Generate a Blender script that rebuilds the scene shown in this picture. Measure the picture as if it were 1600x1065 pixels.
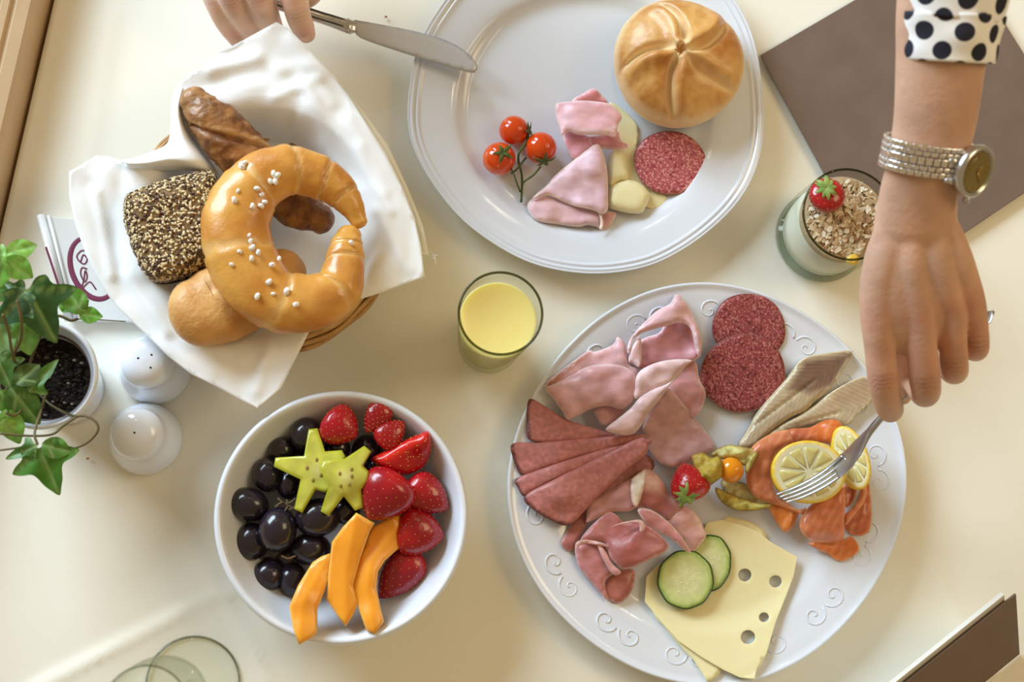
import bpy, bmesh, math, random
import numpy as np
from mathutils import Vector, Matrix, noise, geometry
random.seed(7); rng = np.random.default_rng(7)
PI = math.pi; TAU = 2*PI
for o in list(bpy.data.objects): bpy.data.objects.remove(o)
scn = bpy.context.scene
COL = scn.collection
TZ = 0.75                      # table top above the floor; all heights below are measured from the cloth
# ------------------------------------------------------------------ camera
FPX = 50/36*1600
NX, NY, CAMH = 620.0, 900.0, 1.05
_d = Vector(((NX-800)/FPX, -(NY-532.5)/FPX, -1)).normalized()
_z = -_d; _x = (Vector((1,0,0))-_z*_z.x).normalized(); _y = _z.cross(_x)
RM = Matrix((_x, _y, _z))
RN = np.array([list(_x), list(_y), list(_z)])
cam_d = bpy.data.cameras.new('camera'); cam = bpy.data.objects.new('camera', cam_d); COL.objects.link(cam)
cam_d.lens = 50; cam_d.sensor_width = 36; cam_d.clip_start = 0.02; cam_d.clip_end = 50
cam.matrix_world = Matrix.Translation((0,0,CAMH+TZ)) @ RM.to_4x4()
cam_d.dof.use_dof = True; cam_d.dof.focus_distance = 1.035; cam_d.dof.aperture_fstop = 6.3
scn.camera = cam
scn.cycles.transparent_max_bounces = 24
# ------------------------------------------------------------------ light and exposure
w = bpy.data.worlds.new('world'); scn.world = w; w.use_nodes = True
bg = w.node_tree.nodes['Background']; bg.inputs[0].default_value = (1.0, 0.72, 0.38, 1); bg.inputs[1].default_value = 0.27
def area(name, loc, target, sx, sy, power, col):
    l = bpy.data.lights.new(name, 'AREA'); l.shape = 'RECTANGLE'; l.size = sx; l.size_y = sy; l.energy = power; l.color = col
    o = bpy.data.objects.new(name, l); COL.objects.link(o); o.location = Vector(loc)+Vector((0,0,TZ))
    o.rotation_euler = (Vector(target)-Vector(loc)).to_track_quat('-Z', 'Y').to_euler(); return o
area('window_daylight', (-1.45, 1.75, 1.05), (0.1, 0.25, 0), 1.6, 1.0, 76, (0.70, 0.865, 1.0))
area('room_lamp_glow', (1.5, 0.5, 1.5), (0.4, 0.2, 0), 0.8, 0.8, 8, (1.0, 0.78, 0.48))
for i, (x, y, z) in enumerate([(-.5, 1.3, 1.6), (0.1, 1.5, 1.6), (.7, 1.4, 1.6), (1.1, .9, 1.6)]):
    l = bpy.data.lights.new('ceiling_spot', 'POINT'); l.energy = 1.2; l.color = (1, .85, .62); l.shadow_soft_size = .03
    o = bpy.data.objects.new('ceiling_spot', l); COL.objects.link(o); o.location = (x, y, z+TZ)
vs = scn.view_settings; vs.view_transform = 'Standard'; vs.look = 'None'; vs.gamma = 1; vs.use_curve_mapping = False
vs.exposure = 0.35
# ------------------------------------------------------------------ helpers
def P(px, py, z=0.0):
    v = RM @ Vector(((px-800)/FPX, -(py-532.5)/FPX, -1)); t = (z-CAMH)/v.z
    return Vector((v.x*t, v.y*t, z))
def PA(a, z):
    a = np.asarray(a, float); z = np.broadcast_to(np.asarray(z, float), (len(a),))
    v = np.stack([(a[:,0]-800)/FPX, -(a[:,1]-532.5)/FPX, -np.ones(len(a))], 1) @ RN.T
    t = (z-CAMH)/v[:,2]
    return np.stack([v[:,0]*t, v[:,1]*t, z], 1)
def MP(z): return (CAMH-z)/FPX*1.017      # metres per photo pixel at height z
def K(ox, oy, s, pts): return [(ox+s*x, oy+s*y) for x, y in pts]
def lin(c):
    return tuple((v/255/12.92 if v/255 <= .04045 else ((v/255+.055)/1.055)**2.4) for v in c)
ORG = {}
def setprops(o, label=None, cat=None, group=None, kind=None):
    if label: o['label'] = label
    if cat: o['category'] = cat
    if group: o['group'] = group
    if kind: o['kind'] = kind
    return o
def thing(name, label, cat, loc, group=None):
    o = bpy.data.objects.new(name, None); o.empty_display_size = .01; COL.objects.link(o)
    o.location = (loc[0], loc[1], loc[2]+TZ); ORG[o.name] = Vector(loc)
    return setprops(o, label, cat, group)
def mesh(name, V, Fc, mats, parent=None, cols=None, uv=None, smooth=True, mi=None, weld=0):
    """V are points in table space; the object's origin goes to its own base, or to its parent."""
    V = np.asarray(V, float)
    if parent is not None: org = np.array(ORG[parent.name])
    else: org = np.array([V[:,0].mean(), V[:,1].mean(), V[:,2].min()])
    me = bpy.data.meshes.new(name); me.from_pydata((V-org).tolist(), [], [tuple(int(i) for i in f) for f in Fc])
    if not isinstance(mats, (list, tuple)): mats = [mats]
    for m in mats: me.materials.append(m)
    if mi is not None: me.polygons.foreach_set('material_index', list(mi))
    if smooth: me.polygons.foreach_set('use_smooth', [True]*len(me.polygons))
    if cols is not None:
        a = me.color_attributes.new('c', 'FLOAT_COLOR', 'POINT')
        cc = np.ones((len(V), 4)); cc[:,:3] = np.asarray(cols)[:, :3]; a.data.foreach_set('color', cc.ravel())
    if uv is not None:
        l = me.uv_layers.new(name='UVMap'); uv = np.asarray(uv)
        idx = np.zeros(len(me.loops), int); me.loops.foreach_get('vertex_index', idx)
        l.data.foreach_set('uv', uv[idx].ravel())
    me.update()
    o = bpy.data.objects.new(name, me); COL.objects.link(o)
    if parent is not None:
        o.parent = parent; ORG[o.name] = Vector(org)
    else:
        o.location = (org[0], org[1], org[2]+TZ); ORG[o.name] = Vector(org)
    return o
def join(parts):
    V = []; Fc = []; Cc = []; n = 0
    for p in parts:
        V.append(np.asarray(p[0])); Fc += [tuple(i+n for i in f) for f in p[1]]
        if len(p) > 2 and p[2] is not None: Cc.append(np.asarray(p[2]))
        n += len(p[0])
    return np.concatenate(V), Fc, (np.concatenate(Cc) if Cc else None)
def cr(pts, n, closed=False):
    """Catmull-Rom resample of control points to n samples."""
    p = np.asarray(pts, float); m = len(p)
    if closed:
        t = np.linspace(0, m, n, endpoint=False); i = np.floor(t).astype(int); f = (t-i)[:,None]
        a, b, c, d = p[(i-1)%m], p[i%m], p[(i+1)%m], p[(i+2)%m]
    else:
        t = np.linspace(0, m-1, n); i = np.minimum(np.floor(t).astype(int), m-2); f = (t-i)[:,None]
        a = np.where((i > 0)[:,None], p[np.maximum(i-1,0)], 2*p[0]-p[1]); b = p[i]; c = p[i+1]
        d = np.where((i+2 < m)[:,None], p[np.minimum(i+2,m-1)], 2*p[-1]-p[-2])
    return .5*((2*b)+(-a+c)*f+(2*a-5*b+4*c-d)*f*f+(-a+3*b-3*c+d)*f**3)
def tube(path, rad, seg=12, up=(0,0,1), closed=False, n=None, cap=True):
    """path Nx3, rad scalar / N / Nx2 (side, up)."""
    p = np.asarray([list(q) for q in path], float); r = np.asarray(rad, float)
    if r.ndim == 0: r = np.full((len(p), 2), float(r))
    if r.ndim == 1: r = np.stack([r, r], 1)
    if n: both = cr(np.concatenate([p, r], 1), n, closed); p = both[:, :3]; r = np.maximum(both[:, 3:5], 1e-5)
    N = len(p)
    T = (np.roll(p,-1,0)-np.roll(p,1,0)) if closed else np.gradient(p, axis=0)
    T /= np.linalg.norm(T, axis=1)[:,None]+1e-12
    U = np.broadcast_to(np.asarray(up, float), T.shape); S = np.cross(T, U)
    bad = np.linalg.norm(S, axis=1) < 1e-3; S[bad] = np.cross(T[bad], (1,.01,0)); S /= np.linalg.norm(S, axis=1)[:,None]
    U = np.cross(S, T)
    a = np.arange(seg)/seg*TAU
    V = (p[:,None]+S[:,None]*(np.cos(a)[None,:,None]*r[:,0,None,None])+U[:,None]*(np.sin(a)[None,:,None]*r[:,1,None,None])).reshape(-1,3)
    Fc = []
    for i in range(N if closed else N-1):
        j = (i+1) % N
        for k in range(seg):
            l = (k+1) % seg; Fc.append((i*seg+k, i*seg+l, j*seg+l, j*seg+k))
    if cap and not closed:
        V = np.concatenate([V, [p[0]], [p[-1]]]); a0, a1 = len(V)-2, len(V)-1
        for k in range(seg):
            l = (k+1) % seg; Fc.append((a0, l, k)); Fc.append((a1, (N-1)*seg+k, (N-1)*seg+l))
    return V, Fc
def capsule_path(pts, rad, n, e=5):
    """resample and give round ends"""
    p = np.asarray([list(q) for q in pts], float); r = np.asarray(rad, float)
    if r.ndim == 1: r = np.stack([r, r], 1)
    b = cr(np.concatenate([p, r], 1), n); p = b[:, :3]; r = b[:, 3:]
    def endc(p0, d, r0):
        P_, R_ = [], []
        for k in range(1, e+1):
            a = k/e*PI/2; P_.append(p0+d*r0.mean()*math.sin(a)); R_.append(r0*max(math.cos(a), .03))
        return P_, R_
    d0 = p[0]-p[1]; d0 /= np.linalg.norm(d0); d1 = p[-1]-p[-2]; d1 /= np.linalg.norm(d1)
    A, RA = endc(p[0], d0, r[0]); B, RB = endc(p[-1], d1, r[-1])
    return np.array(A[::-1]+list(p)+B), np.array(RA[::-1]+list(r)+RB)
def lathe(prof, c, seg=64, radf=None, axis=None, z0=0):
    """prof list of (r,z); c = (x,y); radf(angle) multiplies radius"""
    V = []; a = np.arange(seg)/seg*TAU; m = np.ones(seg) if radf is None else radf(a)
    for r, z in prof:
        V.append(np.stack([c[0]+r*m*np.cos(a), c[1]+r*m*np.sin(a), np.full(seg, z+z0)], 1))
    V = np.concatenate(V); Fc = []; n = len(prof)
    for i in range(n-1):
        for k in range(seg):
            l = (k+1) % seg; Fc.append((i*seg+k, i*seg+l, (i+1)*seg+l, (i+1)*seg+k))
    for r0, s0 in ((prof[0][0], 0), (prof[-1][0], (n-1)*seg)):
        if r0 < .0012: Fc.append(tuple(range(s0, s0+seg)) if s0 else tuple(range(seg))[::-1])
    return V, Fc
def sprof(pts, n): return [tuple(q) for q in cr(pts, n)]
def ell(c, r, seg=24, rings=14, rot=None):
    V = []; Fc = []
    for i in range(rings+1):
        t = i/rings*PI
        for k in range(seg):
            a = k/seg*TAU; V.append((math.sin(t)*math.cos(a), math.sin(t)*math.sin(a), math.cos(t)))
    for i in range(rings):
        for k in range(seg):
            l = (k+1) % seg; Fc.append((i*seg+k, (i+1)*seg+k, (i+1)*seg+l, i*seg+l))
    V = np.array(V); 
    if np.ndim(r) == 0: r = (r, r, r)
    W_ = V*np.array(r)
    if rot is not None: W_ = W_ @ np.array(rot).T
    return W_+np.array(list(c)), Fc, V
def fbm(V, scale, oct=3, seed=0.0):
    return np.array([noise.fractal(Vector((x*scale+seed, y*scale+seed*1.7, z*scale)), 1, 2, oct) for x, y, z in V])
def dist_poly(pts, poly, closed=True):
    pts = np.asarray(pts, float); q = np.asarray(poly, float)
    a = q if closed else q[:-1]; b = np.roll(q, -1, 0) if closed else q[1:]
    best = np.full(len(pts), 1e9)
    for s, e in zip(a, b):
        d = e-s; L = (d*d).sum()+1e-12; t = np.clip(((pts-s)@d)/L, 0, 1)
        best = np.minimum(best, np.hypot(*(pts-(s+t[:,None]*d)).T))
    return best
def inside(pts, poly):
    pts = np.asarray(pts, float); q = np.asarray(poly, float); c = np.zeros(len(pts), bool); j = len(q)-1
    for i in range(len(q)):
        xi, yi = q[i]; xj, yj = q[j]
        if yi != yj:
            m = ((yi > pts[:,1]) != (yj > pts[:,1])) & (pts[:,0] < (xj-xi)*(pts[:,1]-yi)/(yj-yi)+xi); c ^= m
        j = i
    return c
def idw(pts, ctrl, p=2.5):
    if np.ndim(ctrl) == 0: return np.full(len(pts), float(ctrl))
    c = np.asarray(ctrl, float); d = np.hypot(pts[:,0,None]-c[None,:,0], pts[:,1,None]-c[None,:,1])+2.0
    w_ = d**-p; return (w_*c[None,:,2]).sum(1)/w_.sum(1)
SURF = [None]
def sheet(outline, zf, thick=.0015, res=8, crown=None, holes=(), sm=None, color=None, edges=(), patches=(), wob=None, nz=0):
    """A flat-ish piece: outline in photo pixels, height zf (mm, a number, control list or function of the points)."""
    o = np.asarray(outline, float)
    if sm: o = cr(o, int(len(o)*sm), True)
    pts = [Vector(q) for q in o.tolist()]; con = [(i, (i+1) % len(o)) for i in range(len(o))]
    hc = []
    for (hx, hy, hr) in holes:
        n0 = len(pts); k = 18
        for i in range(k): pts.append(Vector((hx+hr*math.cos(i/k*TAU), hy+hr*.95*math.sin(i/k*TAU))))
        con += [(n0+i, n0+(i+1) % k) for i in range(k)]; hc.append((hx, hy, hr))
    x0, y0 = o.min(0); x1, y1 = o.max(0); g = []
    for j, yy in enumerate(np.arange(y0+res*.5, y1, res*.87)):
        for xx in np.arange(x0+(j % 2)*res*.5, x1, res): g.append((xx, yy))
    g = np.array(g) if g else np.zeros((0,2))
    if len(g):
        ok = inside(g, o) & (dist_poly(g, o) > res*.42)
        for hx, hy, hr in hc: ok &= np.hypot(g[:,0]-hx, g[:,1]-hy) > hr+res*.4
        g = g[ok]; pts += [Vector(q) for q in g.tolist()]
    if crown:                                   # an extra ring near the edge so that the rounding is smooth
        pass
    r = geometry.delaunay_2d_cdt(pts, con, [], 1, 1e-4)
    V2 = np.array([list(v) for v in r[0]]); T = [tuple(f) for f in r[2]]
    if T:
        cen = np.array([V2[list(f)].mean(0) for f in T]); ok = inside(cen, o)
        for hx, hy, hr in hc: ok &= np.hypot(cen[:,0]-hx, cen[:,1]-hy) > hr*.97
        T = [f for f, k in zip(T, ok) if k]
    if callable(zf): z = zf(V2)
    elif np.ndim(zf) == 0: z = np.full(len(V2), float(zf))
    else: z = idw(V2, zf)
    D = dist_poly(V2, o)
    if crown:
        h, cw = crown; z = z+h*np.sqrt(np.clip(1-(1-np.clip(D/cw, 0, 1))**2, 0, 1))
    if wob: z = z+wob[0]*np.array([noise.noise(Vector((x/wob[1], y/wob[1], nz))) for x, y in V2])
    if SURF[0]: z = np.maximum(z, SURF[0](V2)+thick*1000+.6)
    z = z/1000
    top = PA(V2, z); bot = top.copy(); bot[:,2] -= thick
    n = len(V2); Fc = []
    A = top[:, :2]
    cnt = {}
    for f in T:
        a, b, c = f
        if (A[b,0]-A[a,0])*(A[c,1]-A[a,1])-(A[b,1]-A[a,1])*(A[c,0]-A[a,0]) < 0: a, b, c = a, c, b
        Fc.append((a, b, c)); Fc.append((c+n, b+n, a+n))
        for e in ((a,b),(b,c),(c,a)):
            if (e[1], e[0]) in cnt: del cnt[(e[1], e[0])]
            else: cnt[e] = 1
    for a, b in cnt: Fc.append((b, a, a+n, b+n))
    cols = None
    if color is not None or edges or patches:
        C0 = np.tile(np.array(lin(color or (255,255,255))), (n, 1))
        for poly, cc, soft in patches:
            s_ = np.where(inside(V2, poly), 1, -1)*dist_poly(V2, poly); w_ = np.clip(s_/soft*.5+.5, 0, 1)[:,None]; C0 = C0*(1-w_)+np.array(lin(cc))*w_
        for pl, wd, cc in edges:
            dd = D if pl is None else dist_poly(V2, pl, False)
            w_ = np.clip(1-(dd-wd*.5)/wd, 0, 1)[:,None]; C0 = C0*(1-w_)+np.array(lin(cc))*w_
        cols = np.concatenate([C0, C0])
    return np.concatenate([top, bot]), Fc, cols
def loft(rows, nu, nv, thick=.0015, color=None):
    """rows of (px,py,z mm) control points -> a smooth curved sheet"""
    g = np.array(rows, float); a = np.stack([cr(r_, nv) for r_ in g]); b = np.stack([cr(a[:,j], nu) for j in range(nv)], 1)
    f = b.reshape(-1, 3); top = PA(f[:, :2], f[:,2]/1000).reshape(nu, nv, 3)
    du = np.gradient(top, axis=0); dv = np.gradient(top, axis=1); N = np.cross(du, dv); N /= np.linalg.norm(N, axis=2)[:,:,None]+1e-12
    h = thick/2; V = np.concatenate([(top+N*h).reshape(-1,3), (top-N*h).reshape(-1,3)]); n = nu*nv; Fc = []
    for i in range(nu-1):
        for j in range(nv-1):
            q = (i*nv+j, (i+1)*nv+j, (i+1)*nv+j+1, i*nv+j+1); Fc.append(q); Fc.append(tuple(k+n for k in q[::-1]))
    for i in range(nu-1):
        for j, fl in ((0, 0), (nv-1, 1)):
            q = (i*nv+j, (i+1)*nv+j, (i+1)*nv+j+n, i*nv+j+n); Fc.append(q if fl else q[::-1])
    for j in range(nv-1):
        for i, fl in ((0, 1), (nu-1, 0)):
            q = (i*nv+j, i*nv+j+1, i*nv+j+1+n, i*nv+j+n); Fc.append(q if fl else q[::-1])
    return V, Fc, (np.tile(np.array(lin(color)), (2*n, 1)) if color else None)
def box(c, s, rz=0.0):
    x, y, z = s[0]/2, s[1]/2, s[2]/2; ca, sa = math.cos(rz), math.sin(rz)
    V = [(c[0]+ca*a*x-sa*b*y, c[1]+sa*a*x+ca*b*y, c[2]+d*z) for a, b, d in ((-1,-1,-1),(1,-1,-1),(1,1,-1),(-1,1,-1),(-1,-1,1),(1,-1,1),(1,1,1),(-1,1,1))]
    return V, [(0,3,2,1),(4,5,6,7),(0,1,5,4),(1,2,6,5),(2,3,7,6),(3,0,4,7)]
def bevel(o, w_=.001, s=2):
    m = o.modifiers.new('bevel', 'BEVEL'); m.width = w_; m.segments = s; m.limit_method = 'ANGLE'; return o
def subs(o, n=1):
    m = o.modifiers.new('sub', 'SUBSURF'); m.levels = n; m.render_levels = n; return o
# ------------------------------------------------------------------ materials
MATS = {}
def M(name, col=(200,200,200), rough=.5, vcol=False, var=None, bump=None, sss=0, sssr=(1,.4,.25), sssc=.004, coat=0, metal=0, trans=0, ior=1.45, spec=.5, sheen=0, bump2=None, alpha=1, aniso=0):
    if name in MATS: return MATS[name]
    m = bpy.data.materials.new(name); m.use_nodes = True; nt = m.node_tree; b = nt.nodes['Principled BSDF']; L = nt.links.new
    def N(t, **k):
        n_ = nt.nodes.new(t)
        for a, v in k.items(): setattr(n_, a, v)
        return n_
    tc = N('ShaderNodeTexCoord')
    base = None
    if vcol:
        at = N('ShaderNodeAttribute', attribute_name='c'); base = at.outputs['Color']
    else:
        rgb = N('ShaderNodeRGB'); rgb.outputs[0].default_value = (*lin(col), 1); base = rgb.outputs[0]
    for v in (var or []):                       # (scale, factor colour 0-255 multiplier, lo, hi, detail)
        nz_ = N('ShaderNodeTexNoise'); nz_.inputs['Scale'].default_value = v[0]; nz_.inputs['Detail'].default_value = v[4] if len(v) > 4 else 3
        L(tc.outputs['Object'], nz_.inputs['Vector'])
        mr = N('ShaderNodeMapRange'); mr.inputs[1].default_value = v[2]; mr.inputs[2].default_value = v[3]; L(nz_.outputs['Fac'], mr.inputs[0])
        mx = N('ShaderNodeMix', data_type='RGBA', blend_type='MIX'); L(mr.outputs[0], mx.inputs[0]); L(base, mx.inputs[6])
        mx.inputs[7].default_value = (*lin(v[1]), 1); base = mx.outputs[2]
    L(base, b.inputs['Base Color'])
    hsrc = None
    for bp in [x for x in (bump, bump2) if x]:   # (scale, distance m, kind)
        if len(bp) > 2 and bp[2] == 'vor':
            t = N('ShaderNodeTexVoronoi'); t.inputs['Scale'].default_value = bp[0]; out = t.outputs['Distance']
        elif len(bp) > 2 and bp[2] == 'wave':
            t = N('ShaderNodeTexWave'); t.inputs['Scale'].default_value = bp[0]; t.inputs['Distortion'].default_value = 2; out = t.outputs['Fac']
        else:
            t = N('ShaderNodeTexNoise'); t.inputs['Scale'].default_value = bp[0]; t.inputs['Detail'].default_value = 4; out = t.outputs['Fac']
        L(tc.outputs['Object'], t.inputs['Vector'])
        bn = N('ShaderNodeBump'); bn.inputs['Strength'].default_value = 1; bn.inputs['Distance'].default_value = bp[1]; L(out, bn.inputs['Height'])
        if hsrc: L(hsrc, bn.inputs['Normal'])
        hsrc = bn.outputs[0]
    if hsrc: L(hsrc, b.inputs['Normal'])
    b.inputs['Roughness'].default_value = rough; b.inputs['Metallic'].default_value = metal
    b.inputs['Coat Weight'].default_value = coat; b.inputs['Coat Roughness'].default_value = .12
    b.inputs['Transmission Weight'].default_value = trans; b.inputs['IOR'].default_value = ior
    b.inputs['Specular IOR Level'].default_value = spec; b.inputs['Sheen Weight'].default_value = sheen
    b.inputs['Alpha'].default_value = alpha
    if sss:
        b.inputs['Subsurface Weight'].default_value = sss; b.inputs['Subsurface Radius'].default_value = sssr; b.inputs['Subsurface Scale'].default_value = sssc
    MATS[name] = m; return m
def glassmat(name, edge=(226,230,218), face=(253,254,252), ior=1.12, r=.02):
    m = bpy.data.materials.new(name); m.use_nodes = True; nt = m.node_tree; L = nt.links.new
    for n_ in list(nt.nodes):
        if n_.type == 'BSDF_PRINCIPLED': nt.nodes.remove(n_)
    out = [n_ for n_ in nt.nodes if n_.type == 'OUTPUT_MATERIAL'][0]
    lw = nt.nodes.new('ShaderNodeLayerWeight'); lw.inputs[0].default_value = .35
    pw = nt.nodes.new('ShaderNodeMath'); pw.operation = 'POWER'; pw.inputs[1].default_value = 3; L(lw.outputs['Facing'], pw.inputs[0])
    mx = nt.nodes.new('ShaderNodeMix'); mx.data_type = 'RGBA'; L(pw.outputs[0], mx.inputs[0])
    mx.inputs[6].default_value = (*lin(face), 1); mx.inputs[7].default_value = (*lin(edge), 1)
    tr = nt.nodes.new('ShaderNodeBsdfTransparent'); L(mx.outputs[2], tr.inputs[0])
    gl = nt.nodes.new('ShaderNodeBsdfGlossy'); gl.inputs['Roughness'].default_value = r
    fr = nt.nodes.new('ShaderNodeMath'); fr.operation = 'MULTIPLY_ADD'; L(pw.outputs[0], fr.inputs[0]); fr.inputs[1].default_value = .22; fr.inputs[2].default_value = .03
    ms = nt.nodes.new('ShaderNodeMixShader'); L(fr.outputs[0], ms.inputs[0]); L(tr.outputs[0], ms.inputs[1]); L(gl.outputs[0], ms.inputs[2])
    L(ms.outputs[0], out.inputs['Surface']); MATS[name] = m; return m
cloth_m = M('cream_damask', (244,242,230), .85, var=[(9, (240,237,222), .35, .7)], bump=(900, .00008), spec=.2)
napkin_m = M('white_linen', (246,249,252), .85, bump=(1200, .0001), spec=.15, sheen=.1)
porc = M('white_porcelain', (226,233,245), .12, coat=.4, spec=.5)
porc2 = M('bowl_porcelain', (230,236,246), .1, coat=.5)
steel = M('steel', (206,208,212), .22, metal=1)
steel_b = M('brushed_steel', (206,210,220), .42, metal=.55)
dark_steel = M('dark_steel', (90,88,86), .25, metal=1)
glass = glassmat('clear_glass')
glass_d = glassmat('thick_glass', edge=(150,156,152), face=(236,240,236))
vfood = M('moist_food', vcol=True, rough=.42, coat=.1, sss=.15, sssc=.003, bump=(300, .0002))
# ------------------------------------------------------------------ the setting
def struct(name, V, Fc, m, **k): return setprops(mesh(name, V, Fc, m, **k), kind='structure')
floor_m = M('oak_floor', (120,84,52), .4, var=[(6, (92,60,36), .4, .6)])
V, Fc = box((0, .2, -TZ-.05), (5, 5, .1)); struct('floor', V, Fc, floor_m, smooth=False)
wood_m = M('tan_wood', (206,180,146), .38, var=[(14, (190,160,124), .35, .7), (160, (198,170,134), .4, .65)], coat=.2)
# the wooden window ledge beside the table: a moulded profile run along the table's left side
E0 = P(86, 0, 0); E1 = P(0, 372, 0); ax = (E1-E0).normalized(); pr = Vector((-ax.y, ax.x, 0))
if pr.x > 0: pr = -pr
prof = [(.0045,-.03),(.0045,0.0280),(.007,0.0320),(.016,0.0330),(.0175,0.0315),(.0195,0.0315),(.021,0.0340),(.026,0.0345),(.0275,0.0330),(.0295,0.0330),(.031,0.0355),(.050,0.0360),(.052,0.0340),(.052,-.03)]
def run(prof, s0, s1):
    V = []; n = len(prof)
    for s in (s0, s1):
        for a, z in prof: q = E0+ax*s+pr*a; V.append((q.x, q.y, z))
    Fc = [(i, (i+1) % n, (i+1) % n+n, i+n) for i in range(n)]+[tuple(range(n))[::-1], tuple(range(n, 2*n))]
    return V, Fc
V, Fc = run(prof, -.8, 1.0); struct('trim_1', V, Fc, wood_m, smooth=False)
V, Fc = run([(.0525,-.03),(.0525,.037),(.30,.037),(.30,-.03)], -.8, 1.0); struct('trim_2', V, Fc, M('white_paint', (238,238,232), .4), smooth=False)
V, Fc = run([(.012,-TZ),(.012,-.031),(.30,-.031),(.30,-TZ)], -.8, 1.0); struct('wall_left', V, Fc, M('cream_wall', (214,204,184), .8), smooth=False)
# table
tb = thing('dining_table', 'wooden dining table under the cream tablecloth', 'table', (.15, .25, -TZ))
XR, YB, YT = .66, -.28, .66
def xl(y): return E0.x+(y-E0.y)*ax.x/ax.y
V = []; 
for z in (-.032, -.0035):
    for x, y in ((xl(YB)+.006, YB+.004), (XR-.004, YB+.004), (XR-.004, YT-.004), (xl(YT)+.006, YT-.004)): V.append((x, y, z))
mesh('tabletop', V, [(3,2,1,0),(4,5,6,7),(0,1,5,4),(1,2,6,5),(2,3,7,6),(3,0,4,7)], M('table_wood', (130,92,60), .4), tb, smooth=False)
for x, y in ((xl(YB)+.06, YB+.06), (XR-.06, YB+.06), (XR-.06, YT-.06), (xl(YT)+.06, YT-.06)):
    V, Fc = box((x, y, -TZ/2-.016), (.05, .05, TZ-.034)); bevel(mesh('leg', V, Fc, MATS['table_wood'], tb, smooth=False), .004)
# tablecloth: pressed folds stand a little proud
creases = [((150,690),(262,765),2.2,7,0),((262,765),(440,1085),2.4,7,1),((30,1085),(300,945),2.6,7,1),((300,945),(440,895),1.4,8,0),((660,560),(800,690),1.2,6,0),((1120,350),(1200,480),1.0,8,0),
           ((1462,880),(1560,1065),1.6,6,1),((1380,800),(1470,900),1.0,7,0),((1590,560),(1500,380),1.0,8,0),((180,0),(130,300),1.0,14,0),((560,60),(650,240),.8,10,0),((940,1065),(760,900),1.0,10,0)]
def clothz(pp):
    z = np.zeros(len(pp))
    for a, b, h, wd, step in creases:
        a = np.array(a, float); b = np.array(b, float); d = b-a; L_ = np.hypot(*d); d /= L_
        t = (pp-a)@d; s = (pp-a)@np.array([-d[1], d[0]]); fade = np.clip(np.minimum(t, L_-t)/40+.3, 0, 1)
        z += fade*h*.5*np.exp(-(s/wd)**2)
        if step: z += fade*.55*h*np.exp(-np.clip(s, 0, None)/45)*(s > 0)*np.clip(s/3, 0, 1)
    z += .7*np.array([noise.noise(Vector((x/190, y/190, 3))) for x, y in pp])
    return z/1000
ny, nx = 190, 250
ys = np.linspace(YB, YT, ny); G = []
for y in ys:
    xa = np.linspace(xl(y), XR, nx); G.append(np.stack([xa, np.full(nx, y), np.zeros(nx)], 1))
G = np.array(G)
def proj(W3):
    v = (W3-np.array([0,0,CAMH])) @ RN; return np.stack([800+FPX*v[:,0]/-v[:,2], 532.5-FPX*v[:,1]/-v[:,2]], 1)
flat = G.reshape(-1,3); zz = clothz(proj(flat)); zz = zz*1.5-.0008; G[:,:,2] = np.clip(zz, -.0014, .0024).reshape(ny, nx)
drop = [(0,0)]+[(.002+.003*math.sin(i), -.0022-i*.02) for i in range(0, 9)]
def ring_idx():
    r_ = [(0, j) for j in range(nx)]+[(i, nx-1) for i in range(1, ny)]+[(ny-1, j) for j in range(nx-2, -1, -1)]+[(i, 0) for i in range(ny-2, 0, -1)]
    return r_
Vl = G.reshape(-1,3).tolist(); Fc = [(i*nx+j, i*nx+j+1, (i+1)*nx+j+1, (i+1)*nx+j) for i in range(ny-1) for j in range(nx-1)]
ri = ring_idx(); prev = [i*nx+j for i, j in ri]; cx_, cy_ = .1, .2
for k in range(1, 8):
    cur = []
    for m_, (i, j) in enumerate(ri):
        q = G[i, j]; left = (j == 0)
        wv = (.004*math.sin(m_*.16)*(k/7)) if not left else 0
        ox = (1 if j == nx-1 else (-1 if j == 0 else 0)); oy = (1 if i == ny-1 else (-1 if i == 0 else 0))
        e = (.0012 if k else 0)
        Vl.append((q[0]+ox*(e+abs(wv)*(0 if left else 1)), q[1]+oy*(e+abs(wv)), -.002-(k-1)*.028)); cur.append(len(Vl)-1)
    for m_ in range(len(ri)):
        n_ = (m_+1) % len(ri); Fc.append((prev[n_], prev[m_], cur[m_], cur[n_]))
    prev = cur
setprops(mesh('tablecloth', Vl, Fc, cloth_m), 'cream tablecloth with pressed creases spread over the whole table', 'tablecloth')
# ------------------------------------------------------------------ menus and booklet
brown = M('brown_leatherette', (122,104,94), .62, var=[(40, (114,96,86), .3, .7)], bump=(700, .0001))
paper = M('pale_paper', (226,226,220), .7)
mn = thing('menu_folder', 'large brown menu folder lying flat under the arm with the watch', 'menu', P(1440, 170, 0))
q = [(1188,86),(1491,-91),(1696,237),(1383,448)]
V, Fc, _ = sheet(q, 5.2, .0014, 60); bevel(mesh('cover', V, Fc, brown, mn, smooth=False), .0005)
V, Fc, _ = sheet([(1196,87),(1488,-84),(1689,236),(1384,440)], 3.6, .0018, 60); mesh('page', V, Fc, paper, mn, smooth=False)
V, Fc, _ = sheet(q, 1.7, .0013, 60); bevel(mesh('cover', V, Fc, brown, mn, smooth=False), .0005)
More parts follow.
